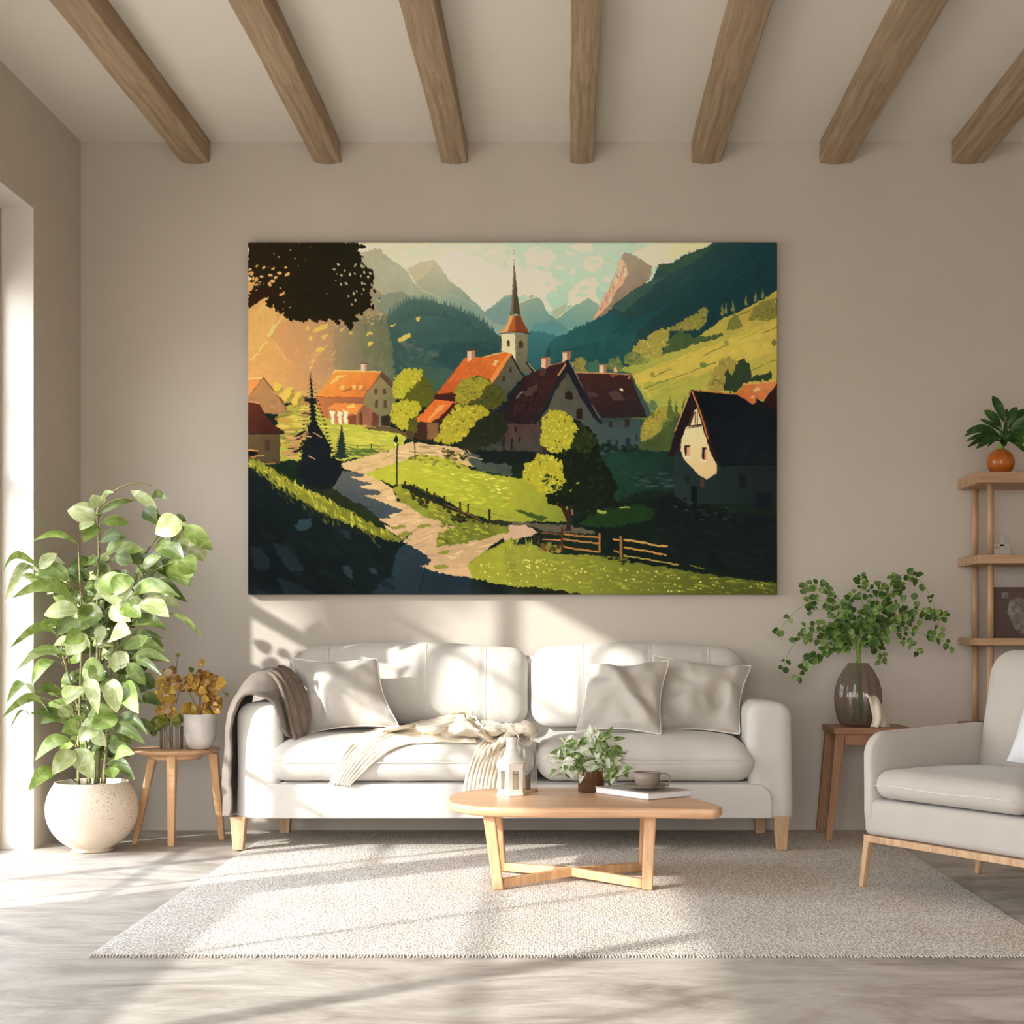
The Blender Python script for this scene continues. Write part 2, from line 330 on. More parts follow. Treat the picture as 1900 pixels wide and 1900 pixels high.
# ---------------------------------------------------------------- the printed picture on the canvas
import numpy as np
def make_painting():
    SS = 2
    X0, Y0, X1, Y1 = 460.0, 450.0, 1442.0, 1103.0
    Wp, Hp = int((X1-X0)*SS), int((Y1-Y0)*SS)
    rs = np.random.RandomState(7)
    img = np.zeros((Hp, Wp, 3), np.float32)
    def vnoise(cell, seed):
        r = np.random.RandomState(seed)
        gh, gw = int(Hp/SS/cell)+3, int(Wp/SS/cell)+3
        g = r.rand(gh, gw).astype(np.float32)*2-1
        yy = np.arange(Hp)/SS/cell; xx = np.arange(Wp)/SS/cell
        yi = yy.astype(int); xi = xx.astype(int)
        fy = yy-yi; fx = xx-xi
        fy = (fy*fy*(3-2*fy))[:, None].astype(np.float32); fx = (fx*fx*(3-2*fx))[None].astype(np.float32)
        a = g[np.ix_(yi, xi)]; b = g[np.ix_(yi, xi+1)]; c = g[np.ix_(yi+1, xi)]; d = g[np.ix_(yi+1, xi+1)]
        return (a*(1-fx)+b*fx)*(1-fy)+(c*(1-fx)+d*fx)*fy
    N = {}
    for cell in (2.5, 5, 12, 30):
        N[cell] = (vnoise(cell, int(cell*10)), vnoise(cell, int(cell*10)+1), vnoise(cell, int(cell*10)+2))
    def hx(c):
        if isinstance(c, str):
            return np.array([int(c[i:i+2], 16) for i in (0, 2, 4)], np.float32)
        return np.array(c, np.float32)
    def tile(t, pts):
        ox, oy, s = {'1': (450, 440, 3.8), '2': (940, 440, 3.7255), '3': (450, 760, 3.8), '4': (940, 760, 3.7255),
                     'A': (455, 640, 5.588), 'B': (760, 620, 5.588), 'C': (1050, 640, 4.75), '0': (0, 0, 1)}[t]
        return [(ox+x/s, oy+y/s) for x, y in pts]
    def fill(t, pts, col, jit=1.0, g=None, tex=0, cell=5, texc=5, alpha=1.0):
        """fill a polygon; g = (second colour, (x,y) of first, (x,y) of second) makes it a gradient"""
        P = tile(t, pts)
        xs = [p[0] for p in P]; ys = [p[1] for p in P]; m = 4*jit+1
        i0 = max(0, int((min(xs)-m-X0)*SS)); i1 = min(Wp, int((max(xs)+m-X0)*SS)+1)
        j0 = max(0, int((min(ys)-m-Y0)*SS)); j1 = min(Hp, int((max(ys)+m-Y0)*SS)+1)
        if i1 <= i0 or j1 <= j0: return
        sl = (slice(j0, j1), slice(i0, i1))
        gx = (np.arange(i0, i1)[None, :]+.5)/SS+X0+np.zeros((j1-j0, 1)); gy = (np.arange(j0, j1)[:, None]+.5)/SS+Y0+np.zeros((1, i1-i0))
        px = gx+jit*(N[cell][0][sl]*1.3+N[2.5][0][sl]*.5); py = gy+jit*(N[cell][1][sl]*1.3+N[2.5][1][sl]*.5)
        ins = np.zeros(px.shape, bool); n = len(P)
        for k in range(n):
            ax, ay = P[k]; bx, by = P[(k+1) % n]
            if ay == by: continue
            c = ((ay > py) != (by > py))
            ins ^= c & (px < (bx-ax)*(py-ay)/(by-ay)+ax)
        C = hx(col)[None, None, :]
        if g:
            c2, a, b = g; a, b = tile(t, [a, b])
            dx, dy = b[0]-a[0], b[1]-a[1]
            f = ((gx-a[0])*dx+(gy-a[1])*dy)/(dx*dx+dy*dy)
            f = np.clip(f+N[12][2][sl]*.08, 0, 1)[..., None]
            C = C*(1-f)+hx(c2)[None, None, :]*f
        if tex: C = C*(1+tex*(N[5][2][sl]*.25+N[12][2][sl]*.7+N[30][2][sl]*.5)[..., None])
        C = np.broadcast_to(C, px.shape+(3,))
        o = img[sl]; o[ins] = o[ins]*(1-alpha)+C[ins]*alpha
    def ell(cx, cy, rx, ry, col, rot=0, jit=.4, alpha=1.0):
        k = 10; c, s = math.cos(rot), math.sin(rot); pts = []
        for i in range(k):
            a = 2*math.pi*i/k; x, y = rx*math.cos(a), ry*math.sin(a)
            pts.append((cx+x*c-y*s, cy+x*s+y*c))
        fill('0', pts, col, jit, alpha=alpha)
    def line(t, pts, w, col, jit=.3, alpha=1.0):
        P = tile(t, pts)
        for (ax, ay), (bx, by) in zip(P[:-1], P[1:]):
            L = math.hypot(bx-ax, by-ay) or 1; nx, ny = -(by-ay)/L*w/2, (bx-ax)/L*w/2
            fill('0', [(ax+nx, ay+ny), (bx+nx, by+ny), (bx-nx, by-ny), (ax-nx, ay-ny)], col, jit, alpha=alpha)
    def inside(P, x, y):
        r = False
        for k in range(len(P)):
            ax, ay = P[k]; bx, by = P[(k+1) % len(P)]
            if (ay > y) != (by > y) and x < (bx-ax)*(y-ay)/(by-ay)+ax: r = not r
        return r
    def dabs(t, pts, cols, n, rx, ry, rot=0, rj=.5, edge=0, alpha=1.0):
        """many small strokes scattered inside a polygon"""
        P = tile(t, pts); xs = [p[0] for p in P]; ys = [p[1] for p in P]; k = 0; tr = 0
        while k < n and tr < n*20:
            tr += 1
            x = rs.uniform(min(xs)-edge, max(xs)+edge); y = rs.uniform(min(ys)-edge, max(ys)+edge)
            if inside(P, x, y):
                s = rs.uniform(.5, 1.25); ell(x, y, rx*s, ry*s, cols[rs.randint(len(cols))], rot+rs.uniform(-rj, rj), .3, alpha); k += 1
    def blob(t, pts, base, lights, darks, r=3.0, n=60, hl=(-.5, -.5)):
        """a leafy crown: clumpy outline, light clumps to one side, dark to the other"""
        P = tile(t, pts); fill('0', P, base, 3.2, cell=5)
        for k in range(len(P)):
            ax, ay = P[k]; bx, by = P[(k+1) % len(P)]; L = math.hypot(bx-ax, by-ay)
            for i in range(int(L/(r*1.6))+1):
                f = rs.rand(); ell(ax+(bx-ax)*f, ay+(by-ay)*f, r*rs.uniform(.5, 1.35), r*rs.uniform(.4, 1.0), base, rs.rand()*3, .6)
        if lights: dabs('0', P, lights, n, r*.8, r*.5, 0, 1.5)
        if darks: dabs('0', P, darks, n//8, r*.6, r*.35, 0, 1.5)
    def firs(t, pts, col, h, w, step):
        P = tile(t, pts)
        for (ax, ay), (bx, by) in zip(P[:-1], P[1:]):
            L = math.hypot(bx-ax, by-ay); n = max(1, int(L/step))
            for i in range(n):
                f = (i+rs.rand())/n; x = ax+(bx-ax)*f; y = ay+(by-ay)*f; hh = h*rs.uniform(.4, 1.1)
                fill('0', [(x-w, y+3), (x, y-hh), (x+w, y+3)], col, .5)
    # ---- sky
    fill('0', [(450, 440), (1450, 440), (1450, 700), (450, 700)], 'd8d6ae', 0, g=('b9cfb0', (660, 450), (1000, 470)))
    fill('2', [(-10, 30), (900, 30), (700, 450), (250, 560), (-10, 450)], 'aeccb2', 2, tex=.03)
    fill('1', [(1360, 150), (1420, 120), (1470, 90), (1540, 80), (1640, 130), (1700, 165), (1780, 180), (1870, 240), (1900, 330), (1900, 440), (1700, 560), (1450, 400)], 'ece5bd', 2, tex=.02)
    fill('2', [(0, 150), (60, 120), (90, 200), (170, 200), (300, 250), (360, 300), (300, 380), (260, 420), (330, 520), (240, 500), (120, 400), (0, 420)], 'e6e2ba', 2, tex=.02)
    fill('2', [(110, 110), (200, 60), (280, 70), (340, 130), (310, 190), (230, 205), (150, 170)], 'e3dfb6', 1.5)
    fill('2', [(420, 60), (500, 36), (600, 36), (590, 90), (540, 110), (470, 90)], 'e4deb2', 1.5)
    fill('2', [(430, 380), (520, 300), (600, 270), (640, 330), (610, 360), (650, 470), (560, 480), (420, 470)], 'e8deb6', 1.5)
    fill('2', [(530, 150), (640, 120), (680, 170), (620, 230), (540, 220)], 'd6d8b2', 1.5)
    fill('2', [(880, 110), (940, 80), (1000, 36), (1430, 30), (1400, 60), (1290, 100), (1140, 180), (1010, 205), (930, 150)], 'f2deb0', 1.5, tex=.02)
    fill('2', [(1180, 36), (1410, 36), (1290, 90), (1150, 160), (1090, 120)], 'efcf9e', 1.5)
    fill('1', [(800, 60), (960, 36), (1100, 36), (1060, 80), (930, 80), (850, 110)], 'f0e8b4', 1.5)
    fill('1', [(1110, 165), (1240, 135), (1350, 150), (1230, 220), (1150, 215)], 'ece3ba', 1.5)
    dabs('2', [(0, 36), (880, 36), (700, 400), (300, 420), (0, 300)], ['e0dfb6', 'a9cab2', 'd2d8b2'], 40, 9, 3.5, 0, .4, alpha=.7)
    dabs('1', [(1100, 40), (1890, 40), (1890, 150), (1500, 90), (1150, 130)], ['dfe0b4', 'c4d4b0', 'e8e4b8'], 30, 12, 4, 0, .3, alpha=.7)
    fill('0', [(450, 650), (1450, 650), (1450, 1110), (450, 1110)], '24352c', 0); fill('0', [(940, 610), (1100, 620), (1200, 720), (900, 760), (920, 640)], '2f5552', 1)
    fill('0', [(1160, 690), (1445, 690), (1445, 860), (1180, 860)], '5c6a34', 1); fill('0', [(1040, 760), (1200, 780), (1200, 850), (1040, 850)], '33413c', 1)
    # ---- far mountains
    fill('1', [(1700, 530), (1780, 470), (1850, 410), (1900, 400), (1900, 800), (1700, 760)], '8c9f8c', 1)
    fill('2', [(0, 400), (20, 395), (60, 460), (60, 700), (0, 700)], '8c9f8c', 1)
    fill('2', [(310, 515), (400, 465), (420, 470), (380, 560), (330, 560)], 'a9b394', 1)
    fill('2', [(340, 570), (440, 470), (480, 470), (570, 420), (640, 470), (620, 560), (560, 620), (400, 640)], '8ba58f', 1, g=('6f9a8c', (560, 440), (520, 620)))
    fill('2', [(70, 470), (180, 400), (240, 430), (280, 520), (360, 580), (420, 640), (360, 720), (60, 760)], '8a9f8a', 1, g=('5f8f88', (180, 420), (280, 700)))
    line('2', [(88, 455), (150, 425), (210, 412)], 2.2, 'd8d4ac')
    line('2', [(360, 555), (420, 500), (470, 468)], 2, 'd6d3ac')
    fill('2', [(180, 600), (260, 590), (340, 575), (430, 640), (560, 650), (520, 760), (140, 800)], '5c8d88', 1, tex=.03)
    fill('2', [(120, 660), (230, 650), (420, 700), (520, 780), (300, 900), (120, 900)], '3d6f70', 2, g=('2f5c5e', (300, 680), (300, 880)), tex=.04)
    firs('2', [(140, 700), (270, 740)], '3a6a6a', 12, 1.6, 3)
    # right crag
    fill('2', [(580, 590), (640, 480), (700, 370), (750, 260), (780, 160), (810, 105), (850, 110), (920, 150), (1010, 205), (990, 290), (800, 460), (620, 600)], '8d7a66', 1.2, tex=.06)
    fill('2', [(590, 580), (640, 480), (700, 370), (750, 270), (790, 140), (830, 190), (842, 250), (800, 330), (760, 370), (720, 450), (640, 540)], 'dba985', 1.2, tex=.07)
    dabs('2', [(640, 500), (750, 280), (800, 180), (830, 240), (760, 360), (680, 500)], ['efc9a0', 'c8957a', 'a98068'], 45, 4, 1.6, -1.0, .5)
    # big dark mountain on the right
    fill('2', [(300, 720), (440, 650), (580, 585), (700, 520), (850, 380), (1000, 300), (1060, 190), (1140, 180), (1260, 110), (1400, 60), (1430, 30), (1900, 30), (1900, 900), (600, 900), (250, 860)], '2e4a46', 1.5, g=('1c3a3e', (900, 300), (1300, 620)), tex=.05)
    fill('2', [(300, 720), (440, 650), (580, 585), (720, 510), (800, 560), (900, 560), (1100, 480), (900, 660), (750, 760), (600, 840), (300, 860)], '2b5a58', 2, g=('234b4e', (500, 650), (900, 620)), tex=.06)
    fill('2', [(720, 480), (880, 360), (1000, 300), (1100, 270), (1000, 360), (800, 520)], '39564c', 1.5, tex=.05)
    fill('2', [(1020, 210), (1060, 190), (1140, 178), (1300, 100), (1400, 62), (1460, 40), (1300, 170), (1150, 240)], '34503f', 1.5, tex=.05)
    for k in range(34):
        x = rs.uniform(700, 1800); y = rs.uniform(80, 560); L = rs.uniform(60, 200)
        if y > 600-(x-300)*.42: line('2', [(x-L, y+L*.62), (x, y)], rs.uniform(.8, 2.2), ['2c4c4c', '17323a', '35544e', '244248'][rs.randint(4)], .5, .5)
    firs('2', [(1140, 182), (1260, 112), (1400, 66)], '2c4638', 5, 1.5, 5)
    firs('2', [(430, 655), (585, 590)], '2c5a58', 7, 1.8, 4)
    fill('2', [(380, 780), (700, 700), (900, 640), (860, 780), (800, 860), (380, 900)], '24504f', 2.5, tex=.07)
    # left mountains
    fill('1', [(700, 200), (830, 110), (900, 90), (940, 78), (975, 90), (1060, 170), (1110, 200), (1160, 240), (1210, 330), (1330, 400), (1700, 530), (1760, 620), (1200, 760), (700, 600)], 'a39f84', 1.5, g=('8c9a86', (900, 150), (1300, 480)), tex=.05)
    fill('1', [(1160, 225), (1230, 185), (1350, 152), (1400, 220), (1470, 320), (1560, 380), (1700, 520), (1650, 620), (1350, 430), (1230, 340)], 'a8a184', 1.5, g=('7d9587', (1330, 200), (1500, 480)), tex=.04)
    fill('1', [(1160, 225), (1230, 185), (1350, 152), (1330, 230), (1260, 290), (1225, 310)], 'b3a98a', 1.2)
    line('1', [(1180, 300), (1260, 370), (1400, 430)], 2.2, 'b9b594', alpha=.6)
    for k in range(16):
        x = rs.uniform(900, 1150); y = 120+(x-900)*.9+rs.uniform(10, 160); line('1', [(x, y), (x+rs.uniform(30, 90), y+rs.uniform(60, 130))], rs.uniform(.8, 2), ['b4ad90', '908f78', '8a9280'][rs.randint(3)], .5, .5)
    line('1', [(1470, 400), (1560, 440), (1650, 490)], 1.2, 'b5b898', alpha=.5)
    fill('1', [(1690, 530), (1760, 500), (1900, 400), (1900, 640), (1760, 600)], '76918a', 1, tex=.03)
    # warm hazy slope, left
    fill('1', [(30, 300), (700, 380), (900, 330), (1000, 420), (1050, 560), (1100, 900), (1050, 1300), (30, 1300)], 'd7a25c', 1.5, g=('82755c', (120, 900), (1010, 800)), tex=.04)
    fill('1', [(30, 400), (160, 420), (260, 480), (220, 620), (140, 760), (40, 900)], 'd9a763', 2, tex=.05)
    fill('1', [(220, 620), (420, 560), (640, 600), (720, 760), (700, 1000), (420, 1000), (300, 880), (200, 720)], 'bd8a5e', 2, g=('9c7c60', (260, 800), (720, 800)), tex=.04)
    fill('1', [(40, 820), (200, 700), (330, 880), (560, 1060), (300, 1120), (40, 960)], 'cf9c5a', 2, g=('b08058', (100, 850), (500, 1050)), tex=.05)
    fill('1', [(640, 640), (860, 560), (1030, 560), (1090, 900), (1060, 1150), (760, 1050), (640, 920)], '86765c', 2.5, g=('56634f', (640, 800), (1080, 800)), tex=.05)
    for a, b, w in (((50, 870), (110, 820), 4), ((110, 800), (180, 730), 5), ((180, 700), (230, 620), 9), ((225, 630), (290, 560), 3), ((100, 530), (210, 450), 2.5)):
        line('1', [a, b], w/1.2, 'e8c878', 1.2)
    line('1', [(220, 720), (280, 830), (330, 880)], 2, 'dcb26c', 1, .7)
    dabs('1', [(60, 520), (600, 560), (700, 1000), (300, 1050), (60, 1000)], ['d6a465', 'c08d5c', 'b58660'], 60, 7, 2.2, -.9, .5, alpha=.35)
    # teal forest
    fill('1', [(930, 400), (1000, 400), (1120, 380), (1180, 420), (1140, 480), (1000, 560), (920, 480)], '6d7c6c', 2, tex=.05)
    fill('1', [(1020, 560), (1100, 490), (1160, 440), (1300, 440), (1400, 470), (1450, 480), (1600, 540), (1700, 590), (1760, 650), (1880, 740), (1860, 900), (1700, 980), (1400, 1120), (1080, 1000), (1030, 760)], '3b5a55', 2, g=('35504c', (1400, 500), (1400, 900)), tex=.06)
    firs('1', [(1020, 560), (1100, 490), (1160, 440), (1300, 440), (1400, 475), (1450, 485), (1600, 545), (1700, 600), (1760, 660)], '3f605b', 14, 2.0, 3.2)
    firs('1', [(1040, 640), (1200, 540), (1400, 540), (1600, 620), (1740, 720), (1860, 770)], '35524e', 12, 2.2, 4)
    firs('1', [(1340, 820), (1500, 760), (1700, 740), (1850, 800)], '2d4847', 10, 2.4, 4)
    fill('1', [(1330, 760), (1500, 740), (1700, 760), (1850, 820), (1700, 900), (1500, 960), (1340, 860)], '2e4a48', 2.5, tex=.05)
    fill('1', [(860, 600), (1020, 640), (1060, 800), (1060, 1000), (900, 900), (820, 760)], '64694f', 2.5, tex=.06, alpha=.75)
    dabs('1', [(850, 560), (1050, 560), (1080, 980), (880, 900)], ['4d5f4c', '6a6c50', '7c7452'], 40, 2, 6, 0, .2, alpha=.5)
    dabs('1', [(1100, 700), (1400, 780), (1380, 900), (1200, 980), (1080, 900)], ['4c5c54', '5b6458', '3a5550'], 50, 6, 3.5, .2, .6, alpha=.6)
    fill('1', [(1180, 900), (1500, 940), (1620, 900), (1580, 1000), (1400, 1110), (1250, 1000)], '3f574c', 2, tex=.05)
    fill('1', [(1270, 985), (1440, 1010), (1560, 880), (1500, 1000), (1380, 1110), (1260, 1060)], '3c5a44', 2)
    for c, r in (((1140, 705), (13, 5)), ((900, 752), (6, 4)), ((1060, 622), (6, 2)), ((550, 640), (16, 5)), ((580, 700), (7, 3)), ((540, 790), (8, 3.4)), ((480, 710), (4, 5)), ((700, 650), (6, 2.4)), ((765, 675), (4, 3)), ((895, 680), (5, 3)), ((1240, 578), (5, 3)), ((455, 645), (5, 4))):
        x, y = tile('1', [c])[0]
        ell(x, y, r[0], r[1], 'cdb455', -.45, 1.4)
    dabs('1', [(860, 400), (960, 430), (1000, 560), (930, 640), (850, 560)], ['c9b073', 'b3a06c', '9b9372'], 26, 3, 1.6, -.6, .6, alpha=.8)
    line('1', [(600, 760), (510, 840), (480, 930)], 2, 'd8b85e', 1.5, .8)
    # tree crown, top left
    crown = [(40, 30), (830, 30), (815, 80), (830, 120), (835, 180), (880, 210), (925, 250), (925, 330), (890, 400), (905, 480), (860, 510), (800, 540), (770, 620), (720, 600), (640, 560), (560, 575), (525, 585), (440, 560), (380, 580), (300, 555), (330, 510), (250, 505), (165, 450), (190, 400), (40, 500), (40, 410), (80, 340), (30, 250)]
    fill('1', crown, '2a2013', 2.5, g=('201d10', (60, 60), (600, 300)), cell=5)
    P = tile('1', crown)
    for k in range(9, len(P)-6):
        (ax, ay), (bx, by) = P[k], P[k+1]; L = math.hypot(bx-ax, by-ay)
        for i in range(int(L/4)+1):
            f = rs.rand(); ell(ax+(bx-ax)*f+rs.uniform(-5, 5), ay+(by-ay)*f+rs.uniform(-4, 5), rs.uniform(3, 7.5), rs.uniform(2, 4), '211c0f', rs.rand()*3, .5)
    for (x, y, a, b, r) in ((845, 66, 7, 4, .1), (740, 595, 8, 6, .8), (800, 150, 9, 9, 0), (850, 140, 2, 2, 0), (930, 380, 4, 2, 1), (900, 430, 3, 3, 0), (965, 430, 2, 2, 0), (415, 580, 6, 4, 0), (350, 550, 14, 7, .1), (515, 560, 5, 9, 0)):
        px, py = tile('1', [(x, y)])[0]; ell(px, py, a, b, '221c10', r, .8)
    dabs('1', [(40, 180), (330, 200), (300, 420), (160, 420), (40, 400)], ['d9a861', 'cf9d5c', '2a2013', '2a2013'], 60, 4, 2.6, -.7, .8)
    dabs('1', [(620, 150), (900, 150), (920, 420), (760, 480), (640, 380)], ['b9ad86', 'a29c7c', '262012', '262012', '262012'], 55, 2.6, 1.8, .9, .8)
    dabs('1', [(100, 60), (600, 60), (700, 480), (300, 520), (200, 300)], ['4a3c20', '3a2e18', 'caa066'], 16, 2.2, 1.2, 0, 1)
    fill('1', [(40, 500), (40, 440), (90, 390), (130, 320), (150, 290), (165, 300), (120, 380), (200, 345), (260, 400), (200, 410), (130, 440)], '2d1c10', 1)
    # ---- right hill, lit meadow
    fill('2', [(750, 920), (880, 880), (1050, 820), (1220, 760), (1500, 560), (1600, 520), (1720, 460), (1870, 370), (1880, 1300), (960, 1200), (860, 940)], 'b5a24a', 1.2, g=('9aa046', (1600, 560), (1200, 1050)), tex=.05, texc=12)
    fill('2', [(860, 960), (1100, 860), (1500, 720), (1870, 560), (1870, 760), (1400, 960), (1000, 1120)], 'c2ad4e', 2, tex=.05, texc=12)
    fill('2', [(940, 1010), (1300, 960), (1500, 900), (1450, 1100), (1300, 1130), (1040, 1160)], '9d9c44', 2.5, tex=.05)
    for seg in (((950, 1045), (1080, 1000), (1250, 940)), ((1265, 935), (1350, 900), (1450, 865)), ((1360, 820), (1440, 780), (1540, 740)), ((1770, 665), (1870, 620)), ((1700, 920), (1780, 880)), ((1000, 970), (1140, 910)), ((1800, 870), (1870, 850)), ((1560, 560), (1760, 470))):
        line('2', list(seg), 1.7, '5f6a32', .8)
    for k in range(60):
        x = rs.uniform(900, 1850); y = 1000-(x-900)*.42+rs.uniform(-40, 180)
        line('2', [(x-60, y+22), (x+60, y-24)], rs.uniform(.7, 2.2), ['d2bc5c', 'a99c44', '8f9440', 'c6b052'][rs.randint(4)], .8, .5)
    # hedges and trees on the hill
    fill('2', [(1080, 800), (1100, 720), (1200, 640), (1290, 690), (1420, 680), (1490, 665), (1500, 690), (1300, 740), (1150, 800)], '3e5434', 2, tex=.08)
    blob('2', [(880, 790), (890, 740), (960, 700), (1070, 640), (1120, 630), (1110, 740), (1060, 760), (1080, 820), (960, 840), (920, 800)], '9a9144', ['b9ab50', 'a79a48', '8b8740'], ['5f6a3a'], 3.4, 60)
    blob('2', [(1130, 640), (1220, 580), (1300, 540), (1360, 490), (1390, 510), (1370, 580), (1330, 630), (1240, 640), (1180, 640)], '85803f', ['a09246', '75743a'], ['53602f'], 3, 40)
    blob('2', [(820, 870), (830, 810), (870, 800), (950, 840), (1000, 850), (880, 885)], '6f7a42', ['8b8a46', '4d6240'], None, 3, 20)
    fill('2', [(1520, 640), (1540, 580), (1580, 520), (1620, 580), (1640, 610), (1580, 640)], '74743a', 1.5)
    for x in (1490, 1515, 1565, 1655, 1720, 1770): fill('2', [(x-12, 540-(x-1490)*.42), (x, 460-(x-1490)*.38), (x+14, 540-(x-1490)*.42)], '7b7a3e', 1)
    blob('2', [(1680, 570), (1720, 490), (1780, 450), (1860, 420), (1870, 540), (1800, 580), (1740, 560)], '7c7638', ['958a42', '6a6a34'], ['48552c'], 3, 30)
    blob('2', [(1390, 1050), (1420, 960), (1480, 850), (1560, 830), (1600, 900), (1560, 1000), (1480, 1060)], '8b7c3c', ['a08f46', '6d6a36'], ['3c4a2c'], 3.4, 34)
    fill('2', [(1500, 1060), (1520, 900), (1560, 960), (1600, 870), (1640, 830), (1690, 900), (1700, 970), (1830, 930), (1835, 980), (1640, 1010), (1580, 1080)], '2b3a28', 2.2, tex=.08)
    ell(*tile('2', [(1362, 885)])[0], 7, 5, '62703a', 0, 1); ell(*tile('2', [(1010, 950)])[0], 4, 5, '87833e', 0, 1); ell(*tile('2', [(1522, 730)])[0], 5, 5, '87833e', 0, 1); ell(*tile('2', [(1850, 730)])[0], 4, 7, '6c7034', 0, 1)
    blob('2', [(700, 900), (720, 850), (770, 830), (800, 900), (780, 920)], '5f7044', ['76804a', '4d6240'], None, 3, 14)
    blob('2', [(450, 870), (500, 830), (540, 850), (550, 930), (480, 930)], '87813f', ['a3954a', '6c7040'], None, 3, 16)
    fill('2', [(560, 860), (640, 850), (640, 930), (560, 930)], '3f6450', 2)
    # mid ground, right: shaded trees
    fill('C', [(600, 900), (700, 850), (1000, 620), (1010, 900), (900, 1000), (600, 960)], '43522c', 3, tex=.1)
    blob('C', [(640, 780), (690, 690), (780, 610), (860, 540), (910, 570), (900, 640), (850, 690), (820, 770), (700, 830), (670, 850)], '96893a', ['b09c44', 'a08f3e', '857c38'], ['4e5a2c'], 3.2, 60)
    blob('C', [(740, 560), (700, 520), (760, 490), (800, 530), (790, 570)], '5d7048', ['6c7a4a'], None, 3, 10)
    for cx, w, h in ((920, 34, 130), (972, 16, 120), (1040, 20, 160)): fill('C', [(cx-w, 640), (cx, 640-h-60), (cx+w, 640)], '55602e', 2)
    # ---- meadows and path
    fill('0', [(455, 740), (780, 740), (1000, 850), (1260, 850), (1445, 900), (1445, 1110), (455, 1110)], '17241a', 2, tex=.1)
    fill('A', [(340, 640), (700, 600), (900, 740), (1240, 820), (1700, 920), (1600, 1090), (1000, 1200), (340, 1200)], '9a9a3a', 1.5, g=('a8ab3c', (500, 700), (1300, 950)), tex=.08, texc=12)
    dabs('A', [(350, 640), (640, 640), (640, 1060), (360, 1060)], ['c4ab52', '837a38', '6d6e34', 'b0803c', 'cdb855'], 60, 15, 1.8, 0, .12)
    dabs('A', [(740, 820), (1650, 920), (1500, 1060), (1100, 1050), (800, 900)], ['b9b544', 'aab040', '98a03a', 'c4bb4c'], 60, 12, 1.6, .1, .15)
    # path upper
    fill('3', [(1180, 230), (1500, 265), (1700, 340), (1900, 400), (1900, 420), (1600, 400), (1450, 350), (1250, 320), (1100, 370), (950, 420), (900, 450), (1000, 520), (1060, 560), (1090, 640), (1300, 740), (1420, 800), (1500, 830), (1900, 820), (1900, 860), (1700, 1000), (1600, 1080), (1640, 1190), (1440, 1190), (1250, 1100), (1100, 930), (1000, 820), (900, 740), (640, 560), (700, 380), (900, 320), (1050, 280)], 'c9a67c', 1.3, g=('b8936c', (1100, 250), (1400, 1100)), tex=.05, texc=12)
    fill('4', [(-20, 805), (130, 797), (225, 845), (160, 880), (40, 900), (-20, 905)], 'b8977a', 1.5, tex=.04)
    dabs('3', [(700, 380), (1400, 260), (1700, 340), (1100, 360), (900, 460), (1100, 640), (1500, 840), (1880, 850), (1600, 1100), (1450, 1180), (1000, 800)], ['d8b68c', 'b08c66', 'c2a07a', '9c7e5e'], 120, 13, 1.6, -.25, .3, alpha=.6)
    dabs('3', [(1180, 235), (1500, 268), (1500, 320), (1100, 360)], ['dcbb94', '8f7458'], 14, 15, 1.2, .1, .1)
    # shaded path, upper right beyond the trees
    fill('3', [(1560, 290), (1900, 400), (1900, 470), (1700, 440), (1600, 380)], '3a4440', 2, tex=.1)
    # central meadow
    fill('3', [(870, 460), (1000, 400), (1160, 350), (1350, 320), (1480, 360), (1600, 420), (1760, 460), (1900, 475), (1900, 790), (1760, 780), (1560, 720), (1400, 620), (1200, 530), (1060, 530)], 'a3a434', 1.5, g=('8d9430', (1200, 380), (1750, 700)), tex=.06, texc=12)
    fill('4', [(0, 462), (60, 470), (120, 480), (400, 520), (440, 780), (200, 770), (0, 790)], '98972f', 1.5, g=('7d8330', (40, 480), (350, 740)), tex=.06)
    dabs('3', [(1000, 420), (1400, 340), (1890, 490), (1890, 700), (1600, 680), (1300, 520)], ['bcb63c', 'aeb038', '969c30', 'c8c046', '868c2c'], 120, 8, 1.5, .12, .3, alpha=.7)
    dabs('3', [(1450, 440), (1890, 490), (1890, 620), (1600, 540)], ['d2ca62', 'c6c050'], 36, 4, 1.2, .1, .3)
    fill('4', [(40, 690), (120, 700), (290, 750), (240, 770), (140, 740)], '3c4c1e', 1.5)
    fill('4', [(0, 770), (240, 790), (420, 800), (620, 830), (620, 860), (300, 850), (140, 800), (0, 805)], '575040', 1.5, tex=.1)
    fill('3', [(1060, 560), (1100, 520), (1200, 600), (1400, 680), (1700, 800), (1880, 820), (1870, 870), (1600, 940), (1360, 970), (1380, 880), (1500, 830), (1380, 780), (1250, 740), (1120, 650)], '7f7f2c', 2, g=('6a6f28', (1100, 560), (1600, 900)), tex=.14)
    dabs('3', [(1100, 560), (1700, 820), (1880, 850), (1380, 950), (1400, 790)], ['94902f', '5d6322', '4b5220', 'a39a38'], 90, 5, 1.6, .3, .6)
    dabs('3', [(1160, 320), (1480, 320), (1600, 420), (1400, 400), (1180, 360)], ['8a8434', '6f7030', 'a69a3e', '5e5a2a'], 40, 5, 2.2, 0, .6)
    for a in (((1100, 830), (60, 12)), ((1280, 820), (50, 14)), ((1150, 880), (60, 18)), ((1420, 1010), (50, 12)), ((1400, 1110), (60, 14))):
        x, y = tile('3', [a[0]])[0]; ell(x, y, a[1][0]/3.8, a[1][1]/3.8, '7c7a30', -.1, 1.5)
    # lower meadow
    fill('3', [(1580, 1100), (1700, 1000), (1800, 960), (1900, 900), (1900, 1320), (1700, 1240), (1620, 1190)], '8f8e30', 1.5, tex=.06)
